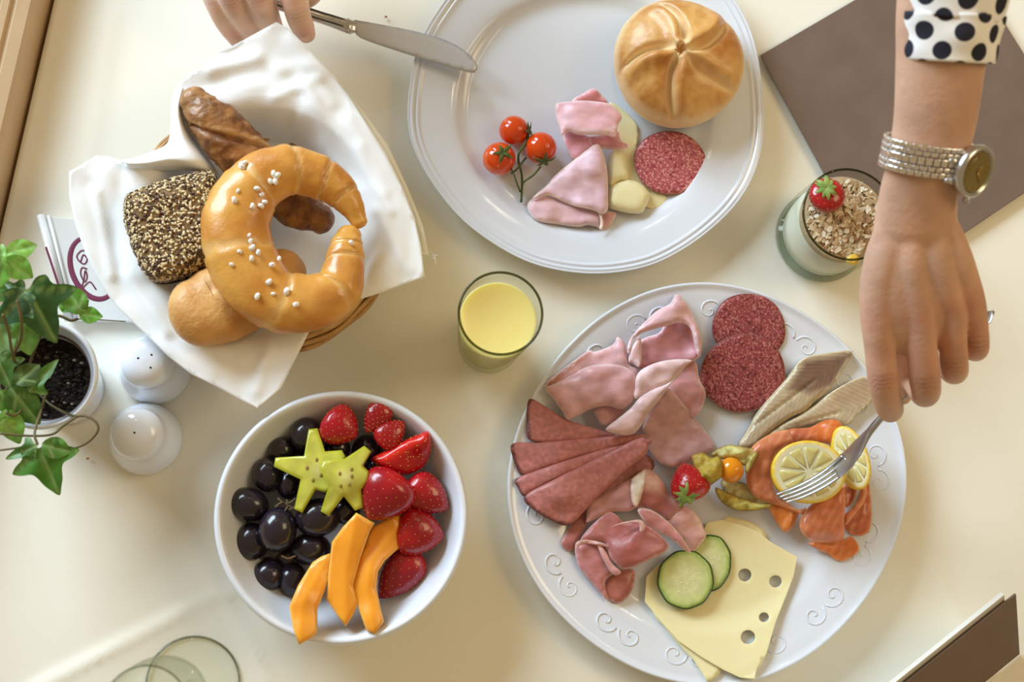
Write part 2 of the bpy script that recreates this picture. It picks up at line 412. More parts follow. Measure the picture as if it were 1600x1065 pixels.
# second folder standing half open in the corner: its cover slopes down away from its raised edge
A = P(1588, 928, .075); u = Vector((P(1420,1063,.075)-A)); u.z = 0; u.normalize()
pv = Vector((-u.y, u.x, 0)); pv = pv if pv.x > 0 else -pv
v2 = (pv*.60+Vector((0,0,-.80))).normalized()
m2 = thing('menu_folder', 'brown menu folder standing tilted at the bottom right corner', 'menu', A+u*.1+v2*.09)
def slab(A, u, v, L1, L2, n, t):
    c = [A, A+u*L1, A+u*L1+v*L2, A+v*L2]; V = [list(x) for x in c]+[list(x-n*t) for x in c]
    return V, [(0,1,2,3),(7,6,5,4),(0,4,5,1),(1,5,6,2),(2,6,7,3),(3,7,4,0)]
n2 = u.cross(v2).normalized(); n2 = n2 if n2.z > 0 else -n2
V, Fc = slab(A, u, v2, .21, .0925, n2, .0016); bevel(mesh('cover', V, Fc, brown, m2, smooth=False), .0004)
V, Fc = slab(A-n2*.0030-v2*.0050+u*.008, u, v2, .198, .086, n2, .0030); mesh('page', V, Fc, paper, m2, smooth=False)
# white booklet with a burgundy emblem
bk = thing('booklet', 'white glossy booklet with burgundy oval script emblem under the bread napkin', 'booklet', P(150, 420, 0))
bq = [(66,337),(106,338),(190,352),(262,505),(196,503),(110,500)]
gloss = M('glossy_white_card', (232,232,230), .22, coat=.5)
V, Fc, _ = sheet([(68,338),(250,352),(300,505),(112,500)], 6.5, .006, 60); bevel(mesh('cover', V, Fc, gloss, bk, smooth=False), .0006)
sp = [P(*a, .0065) for a in ((64,337),(108,500))]
V, Fc = tube([sp[0], sp[1]], [[.0032,.0045]]*2, 16); mesh('spine', V, Fc, gloss, bk)
sp = [P(*a, .0065) for a in ((76,337),(119,500))]
V, Fc = tube([sp[0], sp[1]], [[.0015,.0022]]*2, 10); mesh('spine_fold', V, Fc, gloss, bk)
burg = M('burgundy_print', (120,44,72), .5)
V, Fc, _ = sheet([(70,386),(73,385),(101,468),(99,474)], 11.2, .0003, 30); mesh('spine_stripe', V, Fc, burg, bk, smooth=False)
e = [];
for k in range(40):
    a = k/40*TAU; x, y = 33*math.cos(a), 50*math.sin(a); t = math.radians(-22)
    e.append((145+x*math.cos(t)-y*math.sin(t), 419+x*math.sin(t)+y*math.cos(t)))
pts = [P(x, y, .0067) for x, y in e]
V, Fc = tube(pts, [[.0010+.0010*(abs(math.sin(i/40*TAU/2+.2))), .00015] for i in range(40)], 8, closed=True); mesh('emblem_ring', V, Fc, burg, bk)
for loop in ([(133,391),(126,392),(120,400),(124,408),(132,412),(136,404),(130,398),(126,408)], [(136,420),(128,418),(126,428),(132,440),(136,432),(133,422),(131,436),(128,450),(140,440),(150,452)], [(150,400),(158,396),(160,410),(150,424),(160,430),(168,450)]):
    V, Fc = tube([P(x, y, .0068) for x, y in loop], [[.0005,.00012]]*len(loop), 6, n=40); mesh('script_stroke', V, Fc, burg, bk)
# ------------------------------------------------------------------ plates
def polar_r(outline, c, n=120, z=.02):
    W_ = PA(np.array(cr(outline, 400, True)), z); C0 = PA([c], z)[0]
    a = np.arctan2(W_[:,1]-C0[1], W_[:,0]-C0[0]) % TAU; r = np.hypot(W_[:,0]-C0[0], W_[:,1]-C0[1]); o = np.argsort(a)
    return C0, lambda t: np.interp(np.asarray(t) % TAU, np.concatenate([a[o]-TAU, a[o], a[o]+TAU]), np.tile(r[o], 3))
def plate(name, label, outline, c, prof, mat, well=.7, grp=None):
    C0, rf = polar_r(outline, c, z=.019)
    t = thing(name, label, 'plate', (C0[0], C0[1], .0002))
    seg = 192; a = np.arange(seg)/seg*TAU; R = rf(a); Rm = R.mean(); V = []
    for f, z in prof:
        k = min(max((f-.45)/.5, 0), 1) if f < .9 else 1
        rr = f*(R*k+Rm*(1-k)); V.append(np.stack([C0[0]+rr*np.cos(a), C0[1]+rr*np.sin(a), np.full(seg, z)], 1))
    V = np.concatenate(V); Fc = []
    for i in range(len(prof)-1):
        for k in range(seg): l = (k+1) % seg; Fc.append((i*seg+k, i*seg+l, (i+1)*seg+l, (i+1)*seg+k))
    mesh('dish', V, Fc, mat, t); return t, C0, rf
top = cr([(.001,.0055),(.2,.0055),(.45,.0055),(.6,.0058),(.66,.0066),(.70,.0088),(.74,.0118),(.80,.0138),(.90,.0158),(.935,.0165)], 40).tolist()
rim = [(.945,.0178),(.952,.0180),(.958,.0172),(.966,.0172),(.974,.0190),(.982,.0192),(.988,.0184),(.994,.0186),(1.0,.0194),(1.003,.0186),(.998,.0176)]
under = [(.95,.0145),(.85,.0115),(.74,.009),(.68,.0055),(.655,.0012),(.64,.0008),(.625,.0012),(.615,.003),(.4,.0032),(.001,.0032)]
o1 = [(638,190),(642,125),(655,70),(682,20),(720,-28),(770,-58),(830,-78),(915,-86),(1000,-82),(1075,-60),(1130,-22),(1165,30),(1184,90),(1192,165),(1190,225),(1176,275),(1150,318),(1110,358),(1062,392),(1012,415),(950,426),(890,424),(830,410),(775,382),(722,342),(680,292),(650,240)]
pl1, C1, rf1 = plate('dinner_plate', 'white plate with ridged faceted rim holding the round roll and tomatoes', o1, (915,170), top+rim+under, porc)
o2 = [(1105+ (309+4*math.cos(4*a+.6))*math.cos(a), 756+(312+4*math.cos(4*a+.6))*math.sin(a)) for a in np.arange(24)/24*TAU]
rim2 = [(.95,.0172),(.975,.0176),(.985,.0190),(.994,.0194),(1.0,.0186),(.996,.0174)]
top2 = cr([(.001,.0055),(.2,.0055),(.45,.0055),(.6,.0056),(.66,.0062),(.71,.0085),(.76,.0112),(.82,.0132),(.90,.0158),(.935,.0168)], 40).tolist()
pl2, C2, rf2 = plate('serving_plate', 'large white plate with embossed scroll rim full of cold cuts', o2, (1105,756), top2+rim2+under, porc)
# embossed scrolls on its rim
for k in range(14):
    a0 = k/14*TAU+.1; R = float(rf2(a0)); sw = []
    for s in (1, -1):
        pts = []
        for i in range(26):
            t = i/25; rr = .0105*(1-t)**.8; th = t*TAU*1.25
            lx = s*(.012+.0 - .0)-s*rr*math.cos(th); ly = rr*math.sin(th)*.8
            rad = R*.865+ly; an = a0+lx/R
            pts.append((C2[0]+rad*math.cos(an), C2[1]+rad*math.sin(an), float(np.interp((R*.865+ly)/R, [.76,.82,.90,.935], [.0112,.0132,.0158,.0168]))+.00015))
        sw.append(tube(pts, [[.0009*(1-.5*i/25), .00035] for i in range(26)], 6))
    V, Fc, _ = join(sw); mesh('scroll_relief', V, Fc, porc, pl2)
# ------------------------------------------------------------------ fruit bowl
bc = P(534, 806, .052); Rb = 192*MP(.052)
bt = thing('serving_bowl', 'white porcelain bowl filled with grapes, berries and melon', 'bowl', (bc.x, bc.y, 0))
pr_ = cr([(.001,.007),(.3,.007),(.5,.0085),(.62,.0125),(.75,.022),(.86,.036),(.93,.049)], 30).tolist()+[(.945,.0515),(.965,.0528),(.985,.0522),(1,.050),(.995,.0475),(.97,.044)]+cr([(.93,.038),(.84,.024),(.72,.012),(.6,.005),(.56,.001),(.53,.0008),(.51,.003),(.3,.0035),(.001,.0035)], 20).tolist()
V, Fc = lathe([(f*Rb, z) for f, z in pr_], bc, 128); mesh('dish', V, Fc, porc2, bt)
# ------------------------------------------------------------------ juice glass
jc = P(763, 538, 0); jr = P(783, 480, .128); jb = .0225; jt = 67*MP(.128)
gt = thing('juice_glass', 'clear tumbler half hidden under nothing, holding pale yellow juice', 'glass', (jc.x, jc.y, 0))
gt['label'] = 'clear straight tumbler of pale yellow juice between bread basket and plates'
def lean(V, c0, c1, h):
    V = np.asarray(V, float).copy(); t = V[:,2]/h; V[:,0] += (c1[0]-c0[0])*t; V[:,1] += (c1[1]-c0[1])*t; return V
po = sprof([(jb*.9,.0),(jb,.003),(jb+(jt-jb)*.3,.04),(jb+(jt-jb)*.7,.09),(jt,.128)], 26); pi_ = sprof([(jt-.0016,.128),(jb+(jt-jb)*.65,.09),(jb+(jt-jb)*.25-.001,.04),(jb-.0025,.012),(jb*.6,.009),(.0005,.009)], 26)
V, Fc = lathe([(.0005,.0)]+po+[(jt-.0003,.1288),(jt-.0011,.1288)]+pi_, jc, 80); mesh('wall', V, Fc, glass, gt)
V, Fc = tube([(jc.x+(jt-.0007)*math.cos(a), jc.y+(jt-.0007)*math.sin(a), .1286) for a in np.arange(64)/64*TAU], .0009, 8, closed=True)
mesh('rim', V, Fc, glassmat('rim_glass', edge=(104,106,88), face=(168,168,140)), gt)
jz = .102
ji = np.array(pi_[::-1]); rj = lambda z: float(np.interp(z, ji[:,1], ji[:,0]))
juice = M('juice', (246,228,146), .25, sss=.5, sssr=(1,.8,.3), sssc=.01, coat=.3)
pj = [(.0005,.0094),(rj(.012)-.0004,.0125)]+[(rj(z)-.0003, z) for z in np.linspace(.02, jz, 12)]+[(rj(jz)-.0012, jz-.0006),(.0005, jz-.0008)]
V, Fc = lathe(pj, jc, 64); setprops(mesh('orange_juice', V, Fc, juice), 'pale yellow juice inside the tall tumbler', 'juice')
# ------------------------------------------------------------------ yogurt glass
yc = P(1281, 371, 0); yR = 75*MP(0); yT = 77*MP(.07); yh = .072
gy = thing('dessert_glass', 'wide thick-bottomed glass of yogurt and muesli beside the hand', 'glass', (yc.x, yc.y, 0))
V, Fc = lathe([(.0005,0),(yR*.96,0),(yR,.003),(yR,.03),(yT,yh),(yT-.0006,yh+.0008),(yT-.0016,yh),(yR-.0022,.03),(yR-.003,.012),(yR*.8,.0085),(.0005,.008)], yc, 80)
mesh('wall', V, Fc, glass, gy)
V, Fc = tube([(yc.x+(yT-.0009)*math.cos(a), yc.y+(yT-.0009)*math.sin(a), yh) for a in np.arange(64)/64*TAU], .0009, 8, closed=True); mesh('rim', V, Fc, MATS['rim_glass'], gy)
V, Fc = lathe([(.0005,.0003),(yR*.93,.0003),(yR*.985,.004),(yR*.97,.0078),(.0005,.0078)], yc, 80); mesh('base', V, Fc, glass_d, gy)
yog = M('yogurt_white', (240,240,232), .4, sss=.4, sssr=(1,.9,.8), sssc=.004)
V, Fc = lathe([(.0005,.0088),(yR*.78,.0092),(yR-.0035,.0125),(yR-.0026,.03),(yT-.0023,.050),(yT-.004,.053),(.0005,.0535)], yc, 72); setprops(mesh('yogurt', V, Fc, yog), 'white yogurt filling the dessert glass', 'yogurt')
oat = M('oat_flake', vcol=True, rough=.8)
def flake(c, r, th, n, col, e=1.0):
    n = Vector(n).normalized(); s = n.orthogonal().normalized(); t = n.cross(s); V = []; k = 7
    for q in (1, -1):
        for i in range(k):
            a = i/k*TAU; rr = r*(1+.25*math.sin(2*a+c[0]*9e3)); V.append(list(Vector(c)+s*rr*math.cos(a)+t*rr*e*math.sin(a)+n*th*q))
    Fc = [tuple(range(k)), tuple(range(2*k-1, k-1, -1))]+[(i, i+k, (i+1) % k+k, (i+1) % k) for i in range(k)]
    return V, Fc, np.tile(lin(col), (2*k, 1))
parts = []
V, Fc = lathe([(.0005,.0537),(yT-.004,.0532),(yT-.0022,.056),(yT-.003,.060),(yT*.5,.0625),(.0005,.063)], yc, 48); parts.append((V, Fc, np.tile(lin((196,172,140)), (len(V), 1))))
pal = [(222,204,172),(206,184,150),(232,220,196),(190,160,124),(214,196,164),(168,132,96),(238,230,212)]
for i in range(620):
    r = (yT-.0065)*math.sqrt(random.random()); a = random.random()*TAU; h = .0625-.003*(r/yT)**2+random.random()*.0028
    parts.append(flake((yc.x+r*math.cos(a), yc.y+r*math.sin(a), h), random.uniform(.0013,.0030), .0003, (random.gauss(0,.45), random.gauss(0,.45), 1), random.choice(pal), random.uniform(.35,1)))
V, Fc, Cc = join(parts); setprops(mesh('muesli', V, Fc, oat, cols=Cc, smooth=False), 'layer of oat muesli flakes on top of the yogurt', 'muesli', kind='stuff')
V, Fc, _ = sheet([(1322,404),(1334,396),(1342,402),(1340,412),(1328,412)], 66.5, .0016, 6, sm=2); setprops(mesh('fruit_piece', V, Fc, M('yellow_fruit', (236,200,84), .35, sss=.3)), 'small yellow fruit chunk in the muesli near the glass rim', 'fruit')
# ------------------------------------------------------------------ shakers
def shaker(px, py, label, holes, s=1.0):
    c = P(px, py, 0); t = thing('table_shaker', label, 'shaker', (c.x, c.y, 0))
    pf = sprof([(.0252*s,.0),(.0262*s,.003),(.0258*s,.008),(.0232*s,.016),(.0196*s,.024),(.0184*s,.031),(.0187*s,.036),(.0176*s,.041),(.0140*s,.0452),(.0085*s,.0478),(.0005,.0487)], 44)
    V, Fc = lathe([(.0005,.0)]+pf, c, 72); mesh('body', V, Fc, porc2, t)
    hm = M('dark_hole', (12,12,12), .9)
    for hx, hy in holes:
        V, Fc = lathe([(.0005, .0),(.0009,.0)], (c.x+hx, c.y+hy), 12, z0=.0490-.18*(hx*hx+hy*hy)/.012*.9)
        V, Fc, _ = ell((c.x+hx, c.y+hy, .0486-(hx*hx+hy*hy)*12), (.0008,.0008,.0004), 10, 6); mesh('hole', V, Fc, hm, t)
shaker(244, 577, 'white porcelain shaker with three holes nearest the bread basket', [(.0045,.0035),(-.0045,.001),(.0042,-.0055)])
shaker(229, 686, 'white porcelain shaker with a single hole nearest the fruit bowl', [(0,0)])
# ------------------------------------------------------------------ stemmed glass
wc = P(302, 1067, 0); wt = thing('stemmed_glass', 'clear stemmed glass with a round foot cut by the bottom edge', 'glass', (wc.x, wc.y, 0))
fr = 70*MP(0)
V, Fc = lathe([(.0005,.0004),(fr-.0008,.0002),(fr,.0010),(fr-.001,.0019),(fr*.6,.0026),(fr*.25,.0042),(.0035,.008),(.0005,.008)], wc, 80); mesh('foot', V, Fc, glass, wt)
V, Fc = tube([(wc.x+(fr-.0012)*math.cos(a), wc.y+(fr-.0012)*math.sin(a), .0011) for a in np.arange(64)/64*TAU], .0008, 8, closed=True); mesh('foot_edge', V, Fc, glassmat('foot_glass', edge=(150,152,140), face=(216,216,208)), wt)
V, Fc = lathe(sprof([(.0042,.007),(.0030,.02),(.0028,.06),(.0034,.082),(.0005,.084)], 20), wc, 20); mesh('stem', V, Fc, glass, wt)
V, Fc = lathe(sprof([(.0005,.084),(.012,.088),(.0225,.102),(.0265,.13),(.0262,.165),(.0245,.196)], 30)+sprof([(.0237,.196),(.0254,.165),(.0257,.13),(.0216,.103),(.0115,.090),(.0005,.087)], 30), wc, 64); mesh('bowl', V, Fc, glass, wt)
V, Fc = tube([(wc.x+.0241*math.cos(a), wc.y+.0241*math.sin(a), .1962) for a in np.arange(64)/64*TAU], .0007, 8, closed=True); mesh('rim', V, Fc, MATS['foot_glass'], wt)
# ------------------------------------------------------------------ bread basket
kc = P(412, 348, .044); kR = 208*MP(.044)
bs = thing('bread_basket', 'round woven wicker basket under the white napkin', 'basket', (kc.x, kc.y, 0))
wick = M('wicker', (196,152,92), .5, var=[(60, (158,112,60), .4, .7)], bump=(400, .0002))
def ringpath(R, z, amp=0, k=30, ph=0, n=180, az=0):
    return [(kc.x+(R+amp*math.sin(k*a+ph))*math.cos(a), kc.y+(R+amp*math.sin(k*a+ph))*math.sin(a), z+az*math.cos(k*a/2+ph)) for a in np.arange(n)/n*TAU]
for i, (dr, z) in enumerate([(0,.0440),(.0035,.0415),(-.0035,.0418),(.005,.0375),(.001,.0375),(-.0045,.0375)]):
    V, Fc = tube(ringpath(kR-.006+dr, z, .0008, 12, i, az=.0008), .0019, 8, closed=True); mesh('rim_strand', V, Fc, wick, bs)
for i in range(8):
    t = i/7; V, Fc = tube(ringpath(kR*(.72+.235*t)-.002, .006+.028*t, .0020, 18, (i % 2)*PI), .0020, 6, closed=True); mesh('weave_strand', V, Fc, wick, bs)
for k in range(36):
    a = k/36*TAU; V, Fc = tube([(kc.x+kR*f*math.cos(a), kc.y+kR*f*math.sin(a), z) for f, z in ((.68,.004),(.80,.014),(.90,.027),(.955,.037))], .0016, 6, n=8); mesh('stake', V, Fc, wick, bs)
V, Fc = lathe([(.0005,.0012),(kR*.73,.0012),(kR*.74,.004),(kR*.72,.006),(.0005,.006)], kc, 48); mesh('base', V, Fc, wick, bs)
# napkin lining the basket
nap_o = [(432,34),(452,46),(482,76),(518,116),(545,150),(575,196),(602,238),(628,290),(648,340),(658,385),(664,432),(632,444),(598,456),(560,468),(520,486),(482,520),(462,560),(440,606),(402,640),(372,622),(335,602),(298,584),(262,556),(232,526),(200,496),(178,474),(154,440),(135,400),(118,352),(108,305),(108,268),(130,256),(150,243),(168,244),(190,250),(214,246),(238,238),(262,228),(274,212),(270,180),(268,160),(276,134),(300,112),(340,84),(385,60)]
wr = [((455,60),(520,160),2.0,10),((480,140),(530,260),1.8,10),((430,150),(500,120),1.8,9),((560,230),(585,330),1.8,8),((150,300),(175,430),2.4,8),((200,430),(260,520),2.4,8),((440,110),(520,95),2.5,14),((470,150),(450,190),-4,16),((500,230),(560,300),2.5,12),((545,190),(600,300),2.0,12),((430,80),(560,180),-2.5,18),((330,110),(400,90),3,12),((165,270),(230,420),2.2,16),((140,290),(190,460),-2,12),((250,540),(330,580),2.0,12),((420,540),(400,610),2.5,10),((470,120),(610,330),2.0,8),((360,560),(380,620),-2,10),((590,330),(640,420),2.2,10)]
def napz(p):
    r = np.hypot(p[:,0]-412, p[:,1]-348)/208
    z = np.interp(r, [0,.5,.62,.72,.80,.87,.94,1.03,1.12,1.3,1.6], [9,9,13,30,42,50,53,54,53,56,60])
    for a, b, h, wd in wr: z = z+(h if h > 0 else h*.5)*np.exp(-(dist_poly(p, [a, b], False)/wd)**2)
    z = z+1.6*np.array([noise.noise(Vector((x/55, y/55, 9))) for x, y in p])*np.clip(r, 0, 1)
    return z
V, Fc, _ = sheet(nap_o, napz, .0008, 7)
nk = thing('cloth_napkin', 'white linen napkin lining the bread basket, its corners hanging out', 'napkin', (kc.x, kc.y, .012))
NAPO = mesh('cloth', V, Fc, napkin_m, nk); NAPV = V.copy()
# its rolled-over flap on the left and the second layer showing along the right edge
rows = [[(277,133,55),(268,160,56),(267,195,54),(262,224,54),(236,238,55),(212,246,55),(190,255,55)],
        [(281,134,63),(274,165,65),(274,200,65),(270,232,65),(246,246,64),(218,250,61),(192,253,59)],
        [(286,138,64),(280,175,65),(290,215,65),(308,252,65),(270,252,64),(228,256,63),(198,256,61)],
        [(288,142,45),(286,175,45),(304,216,45),(340,274,45),(300,266,49),(240,266,51),(204,262,55)]]
V, Fc, _ = loft(rows, 30, 50, .0008); mesh('folded_flap', V, Fc, napkin_m, nk)
V, Fc, _ = sheet([(515,112),(528,124),(566,172),(606,226),(640,300),(660,350),(672,398),(640,400),(600,330),(560,220)], lambda p: napz(p)-5.5, .0008, 8); mesh('lower_layer', V, Fc, M('cream_linen', (236,232,212), .85), nk)
for a in ([(668,392),(676,396),(680,404),(681,414)],[(668,396),(676,399),(684,398)],[(670,400),(677,404),(679,400)]):
    V, Fc = tube([P(x, y, .047) for x, y in a], .0002, 5, n=12); mesh('loose_thread', V, Fc, napkin_m, nk)
# ------------------------------------------------------------------ breads
def bread_tube(name, label, pts, z, rad, flat=.85, seg=48, n=110, colf=None, dispf=None, group=None):
    """pts px, z mm list, rad px"""
    C0 = [list(P(x, y, zz/1000)) for (x, y), zz in zip(pts, z)]
    R = [[r*MP(zz/1000), r*MP(zz/1000)*flat] for r, zz in zip(rad, z)]
    p, r = capsule_path(C0, R, n, 8); V, Fc = tube(p, r, seg)
    N = len(p); par = np.concatenate([np.repeat(np.arange(N)/(N-1), seg), [0, 1]]); ang = np.concatenate([np.tile(np.arange(seg)/seg*TAU, N), [0, 0]])
    ctr = np.concatenate([np.repeat(p, seg, 0), [p[0]], [p[-1]]]); d = V-ctr; L_ = np.linalg.norm(d, axis=1)+1e-9
    k, cols = dispf(par, ang, V) if dispf else (0, None)
    V = V+d/L_[:,None]*np.asarray(k)[:,None] if np.ndim(k) else V
    return V, Fc, cols, par, ang
# salted croissant ring
crm = M('glazed_crust', vcol=True, rough=.32, coat=.3, sss=.1, sssc=.004, bump=(90, .0006), bump2=(500, .0002))
def cdisp(par, ang, V):
    seams = [.15,.22,.30,.40,.52,.63,.74,.84,.90]; k = np.zeros(len(par)); w_ = np.zeros(len(par))
    for i, s in enumerate(seams):
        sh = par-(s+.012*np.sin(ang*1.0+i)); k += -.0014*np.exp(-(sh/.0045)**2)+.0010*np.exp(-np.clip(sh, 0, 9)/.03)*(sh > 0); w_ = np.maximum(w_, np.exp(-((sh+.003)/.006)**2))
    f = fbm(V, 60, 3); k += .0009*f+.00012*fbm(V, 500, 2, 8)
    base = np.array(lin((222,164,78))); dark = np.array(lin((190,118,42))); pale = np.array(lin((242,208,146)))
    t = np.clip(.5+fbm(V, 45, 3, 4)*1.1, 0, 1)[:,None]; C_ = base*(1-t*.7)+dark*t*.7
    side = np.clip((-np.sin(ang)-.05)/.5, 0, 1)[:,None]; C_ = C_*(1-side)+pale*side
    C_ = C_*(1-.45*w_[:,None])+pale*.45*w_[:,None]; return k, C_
cp = [(561,345),(549,322),(525,293),(489,273),(443,267),(396,292),(368,346),(381,412),(422,464),(479,474),(524,454),(537,420),(541,388),(545,368)]
cz = [70,71,73,76,79,81,82,82,82,80,78,76,74,72]; crd = [13,21,29,35,41,47,53,54,49,45,39,32,27,19]
ct = thing('salted_croissant', 'glossy golden croissant curled into a ring, sprinkled with coarse salt', 'bread', P(420, 380, .06))
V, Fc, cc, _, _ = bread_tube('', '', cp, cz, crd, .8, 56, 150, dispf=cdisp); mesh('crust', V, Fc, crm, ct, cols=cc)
CRV = V; BRD = [V]
salt_m = M('salt_crystal', (244,238,232), .35, sss=.3)
sm0 = None
sp_ = K(300,220,.3192,[(245,120),(415,168),(383,198),(408,198),(318,232),(342,262),(225,245),(208,290),(355,298),(338,318),(296,320),(280,462),(288,488),(294,522),(234,542),(324,545),(292,576),(427,577),(392,606),(376,690),(398,748),(464,735),(320,760),(780,498),(195,605),(510,800),(256,108),(400,160)])
def top_z(VV, x, y, rad=.004):
    z = .07
    for _ in range(4):
        q = P(x, y, z); d = np.hypot(VV[:,0]-q.x, VV[:,1]-q.y); m_ = d < rad
        if m_.any(): z = VV[m_, 2].max()
    return z
for i, (x, y) in enumerate(sp_):
    z = top_z(CRV, x, y); q = P(x, y, z+.0003); s = random.uniform(.0018,.0031)*(1.2 if i < 3 else 1)
    if sm0 is None:
        V, Fc, _ = ell((0,0,0), (1,.75,.6), 8, 6); V = V*(1+.22*rng.standard_normal((len(V),1))*.5)
        sm0 = mesh('salt_crystal', V*.001+np.array(list(q)), Fc, salt_m, ct, smooth=False)
        me0 = sm0.data; me0.transform(Matrix.Translation(-(Vector(q)-ORG[ct.name]))); me0.transform(Matrix.Scale(1000, 4)); o = sm0
    else:
        o = sm0.copy(); COL.objects.link(o); o.parent = ct
    o.location = Vector(q)-ORG[ct.name]; o.scale = (s, s, s); o.rotation_euler = (random.random()*.6, random.random()*.6, random.random()*6)
# dark grain baguette roll
rye = M('rye_crust', vcol=True, rough=.45, coat=.15, bump=(260, .0009), bump2=(70, .0012))
def rdisp(par, ang, V):
    k = .0016*fbm(V, 70, 4)+.0006*fbm(V, 260, 2, 7); u_ = np.sin(ang*1-PI/2)
    cut = np.exp(-((np.mod(ang-.5*PI-(par-.34)*7+PI, TAU)-PI)/.16)**2)*((par > .16)&(par < .52)); k = k-.0035*cut
    b_ = np.array(lin((160,108,60))); d_ = np.array(lin((112,68,36))); l_ = np.array(lin((204,164,114)))
    t = np.clip(.5+1.3*fbm(V, 110, 3, 2), 0, 1)[:,None]; C_ = b_*(1-t)+d_*t
    lp = np.exp(-((np.mod(ang-.5*PI-(par-.34)*7-.32+PI, TAU)-PI)/.14)**2)*((par > .16)&(par < .52)); s_ = np.maximum(lp*.8, .3*np.clip(1-par*3, 0, 1))[:,None]
    return k, C_*(1-s_)+l_*s_
V, Fc, cc, _, _ = bread_tube('', '', [(304,158),(334,192),(375,238),(425,285),(468,324),(500,342)], [65,62,55,47,42,40], [24,37,41,40,34,24], .9, 64, 130, dispf=rdisp)
BRD.append(V); setprops(mesh('grain_baguette', V, Fc, rye, cols=cc), 'dark brown slashed grain baguette roll poking from under the croissant', 'bread')
# white roll
whm = M('pale_crust', vcol=True, rough=.5, coat=.1, bump=(260, .0008), sss=.1)
def wdisp(par, ang, V):
    d_ = np.mod(ang-.62*PI+PI, TAU)-PI; cut = np.exp(-((d_)/.16)**2)*((par > .25)&(par < .9)); k = -.0028*cut+.0012*fbm(V, 45)+.0003*fbm(V, 260, 2, 3)
    t = np.clip(.45+.9*fbm(V, 40, 3, 6), 0, 1)[:,None]; C_ = np.array(lin((222,172,104)))*(1-t)+np.array(lin((196,136,70)))*t
    pz = np.clip(np.exp(-((d_-.22)/.22)**2)*((par > .25)&(par < .9)), 0, 1)[:,None]; side = np.clip(-np.sin(ang)/.6, 0, 1)[:,None]
    C_ = C_*(1-.6*pz)+np.array(lin((232,200,142)))*.6*pz; return k, C_*(1-side)+np.array(lin((226,186,122)))*side
V, Fc, cc, _, _ = bread_tube('', '', [(312,488),(335,480),(370,464),(410,444),(446,422)], [67,64,58,52,47], [54,61,60,52,36], .72, 48, 90, dispf=wdisp)
BRD.append(V); setprops(mesh('white_roll', V, Fc, whm, cols=cc), 'pale golden oval wheat roll at the lower left below the croissant', 'bread')
# seeded roll
so = [(194,312),(206,300),(250,284),(300,271),(330,268),(345,300),(345,360),(338,400),(318,420),(288,432),(252,439),(230,432),(214,405),(202,372),(194,340)]
V, Fc, _ = sheet(so, [(190,300,66),(200,400,66),(270,350,62),(340,300,56),(250,435,66),(330,410,58)], .011, 6, crown=(15,32), sm=3)
st = thing('seeded_roll', 'square roll crusted all over with sesame and flax seeds', 'bread', (V[:,0].mean(), V[:,1].mean(), V[:,2].min()))
mesh('crust', V, Fc, M('seed_roll_crust', (128,100,64), .7, bump=(200, .0006)), st)
n = len(V)//2; tops = V[:n]; tr = [f for f in Fc if len(f) == 3 and max(f) < n]; tr = np.array(tr); A_, B_, C_ = tops[tr[:,0]], tops[tr[:,1]], tops[tr[:,2]]
ar = np.linalg.norm(np.cross(B_-A_, C_-A_), axis=1); pk = rng.choice(len(tr), 1700, p=ar/ar.sum()); ses = []; flx = []
oct_ = [(1,0,0),(-1,0,0),(0,.55,0),(0,-.55,0),(0,0,.32),(0,0,-.32),(.55,.42,.12),(.55,-.42,.12),(-.6,.3,.12),(-.6,-.3,.12)]
for i, k in enumerate(pk):
    a, b = rng.random(2); 
    if a+b > 1: a, b = 1-a, 1-b
    p0 = A_[k]+a*(B_[k]-A_[k])+b*(C_[k]-A_[k]); nn = np.cross(B_[k]-A_[k], C_[k]-A_[k]); nn /= np.linalg.norm(nn); nn = nn+rng.normal(0,.25,3); nn /= np.linalg.norm(nn)
    s = np.cross(nn, rng.normal(0,1,3)); s /= np.linalg.norm(s); t = np.cross(nn, s); L_ = rng.uniform(.0015,.0023)
    VV = [p0+nn*.0004+L_*(x*s+y*t+z*nn) for x, y, z in oct_[:6]]; FF = [(0,2,4),(2,1,4),(1,3,4),(3,0,4),(2,0,5),(1,2,5),(3,1,5),(0,3,5)]
    (ses if i % 5 < 3 else flx).append((VV, FF))
VV, FF, _ = join(ses); mesh('sesame_seeds', VV, FF, M('sesame', (228,206,162), .4), st)['kind'] = 'stuff'
VV, FF, _ = join(flx); mesh('flax_seeds', VV, FF, M('flax', (84,60,46), .3), st)['kind'] = 'stuff'

# the cloth gives way where the breads press on it
gq = {}; cell = .003
for BV in BRD:
    for x, y, z in BV:
        k = (int(x//cell), int(y//cell))
        if z < gq.get(k, 9): gq[k] = z
n_ = len(NAPV)//2; vv = NAPO.data.vertices
for i in range(n_):
    x, y, z = NAPV[i]; k = (int(x//cell), int(y//cell)); m_ = min(gq.get((k[0]+dx, k[1]+dy), 9) for dx in (-1,0,1) for dy in (-1,0,1))-.0006
    if m_ < z: dz = max(m_, .010)-z; vv[i].co.z += dz; vv[i+n_].co.z += dz
# ------------------------------------------------------------------ food on the upper plate
kx = P(1059, 100, .026); kr = 107*MP(.026)
kt = thing('kaiser_roll', 'round golden roll with five spiral grooves on the ridged plate', 'bread', (kx.x, kx.y, .006))
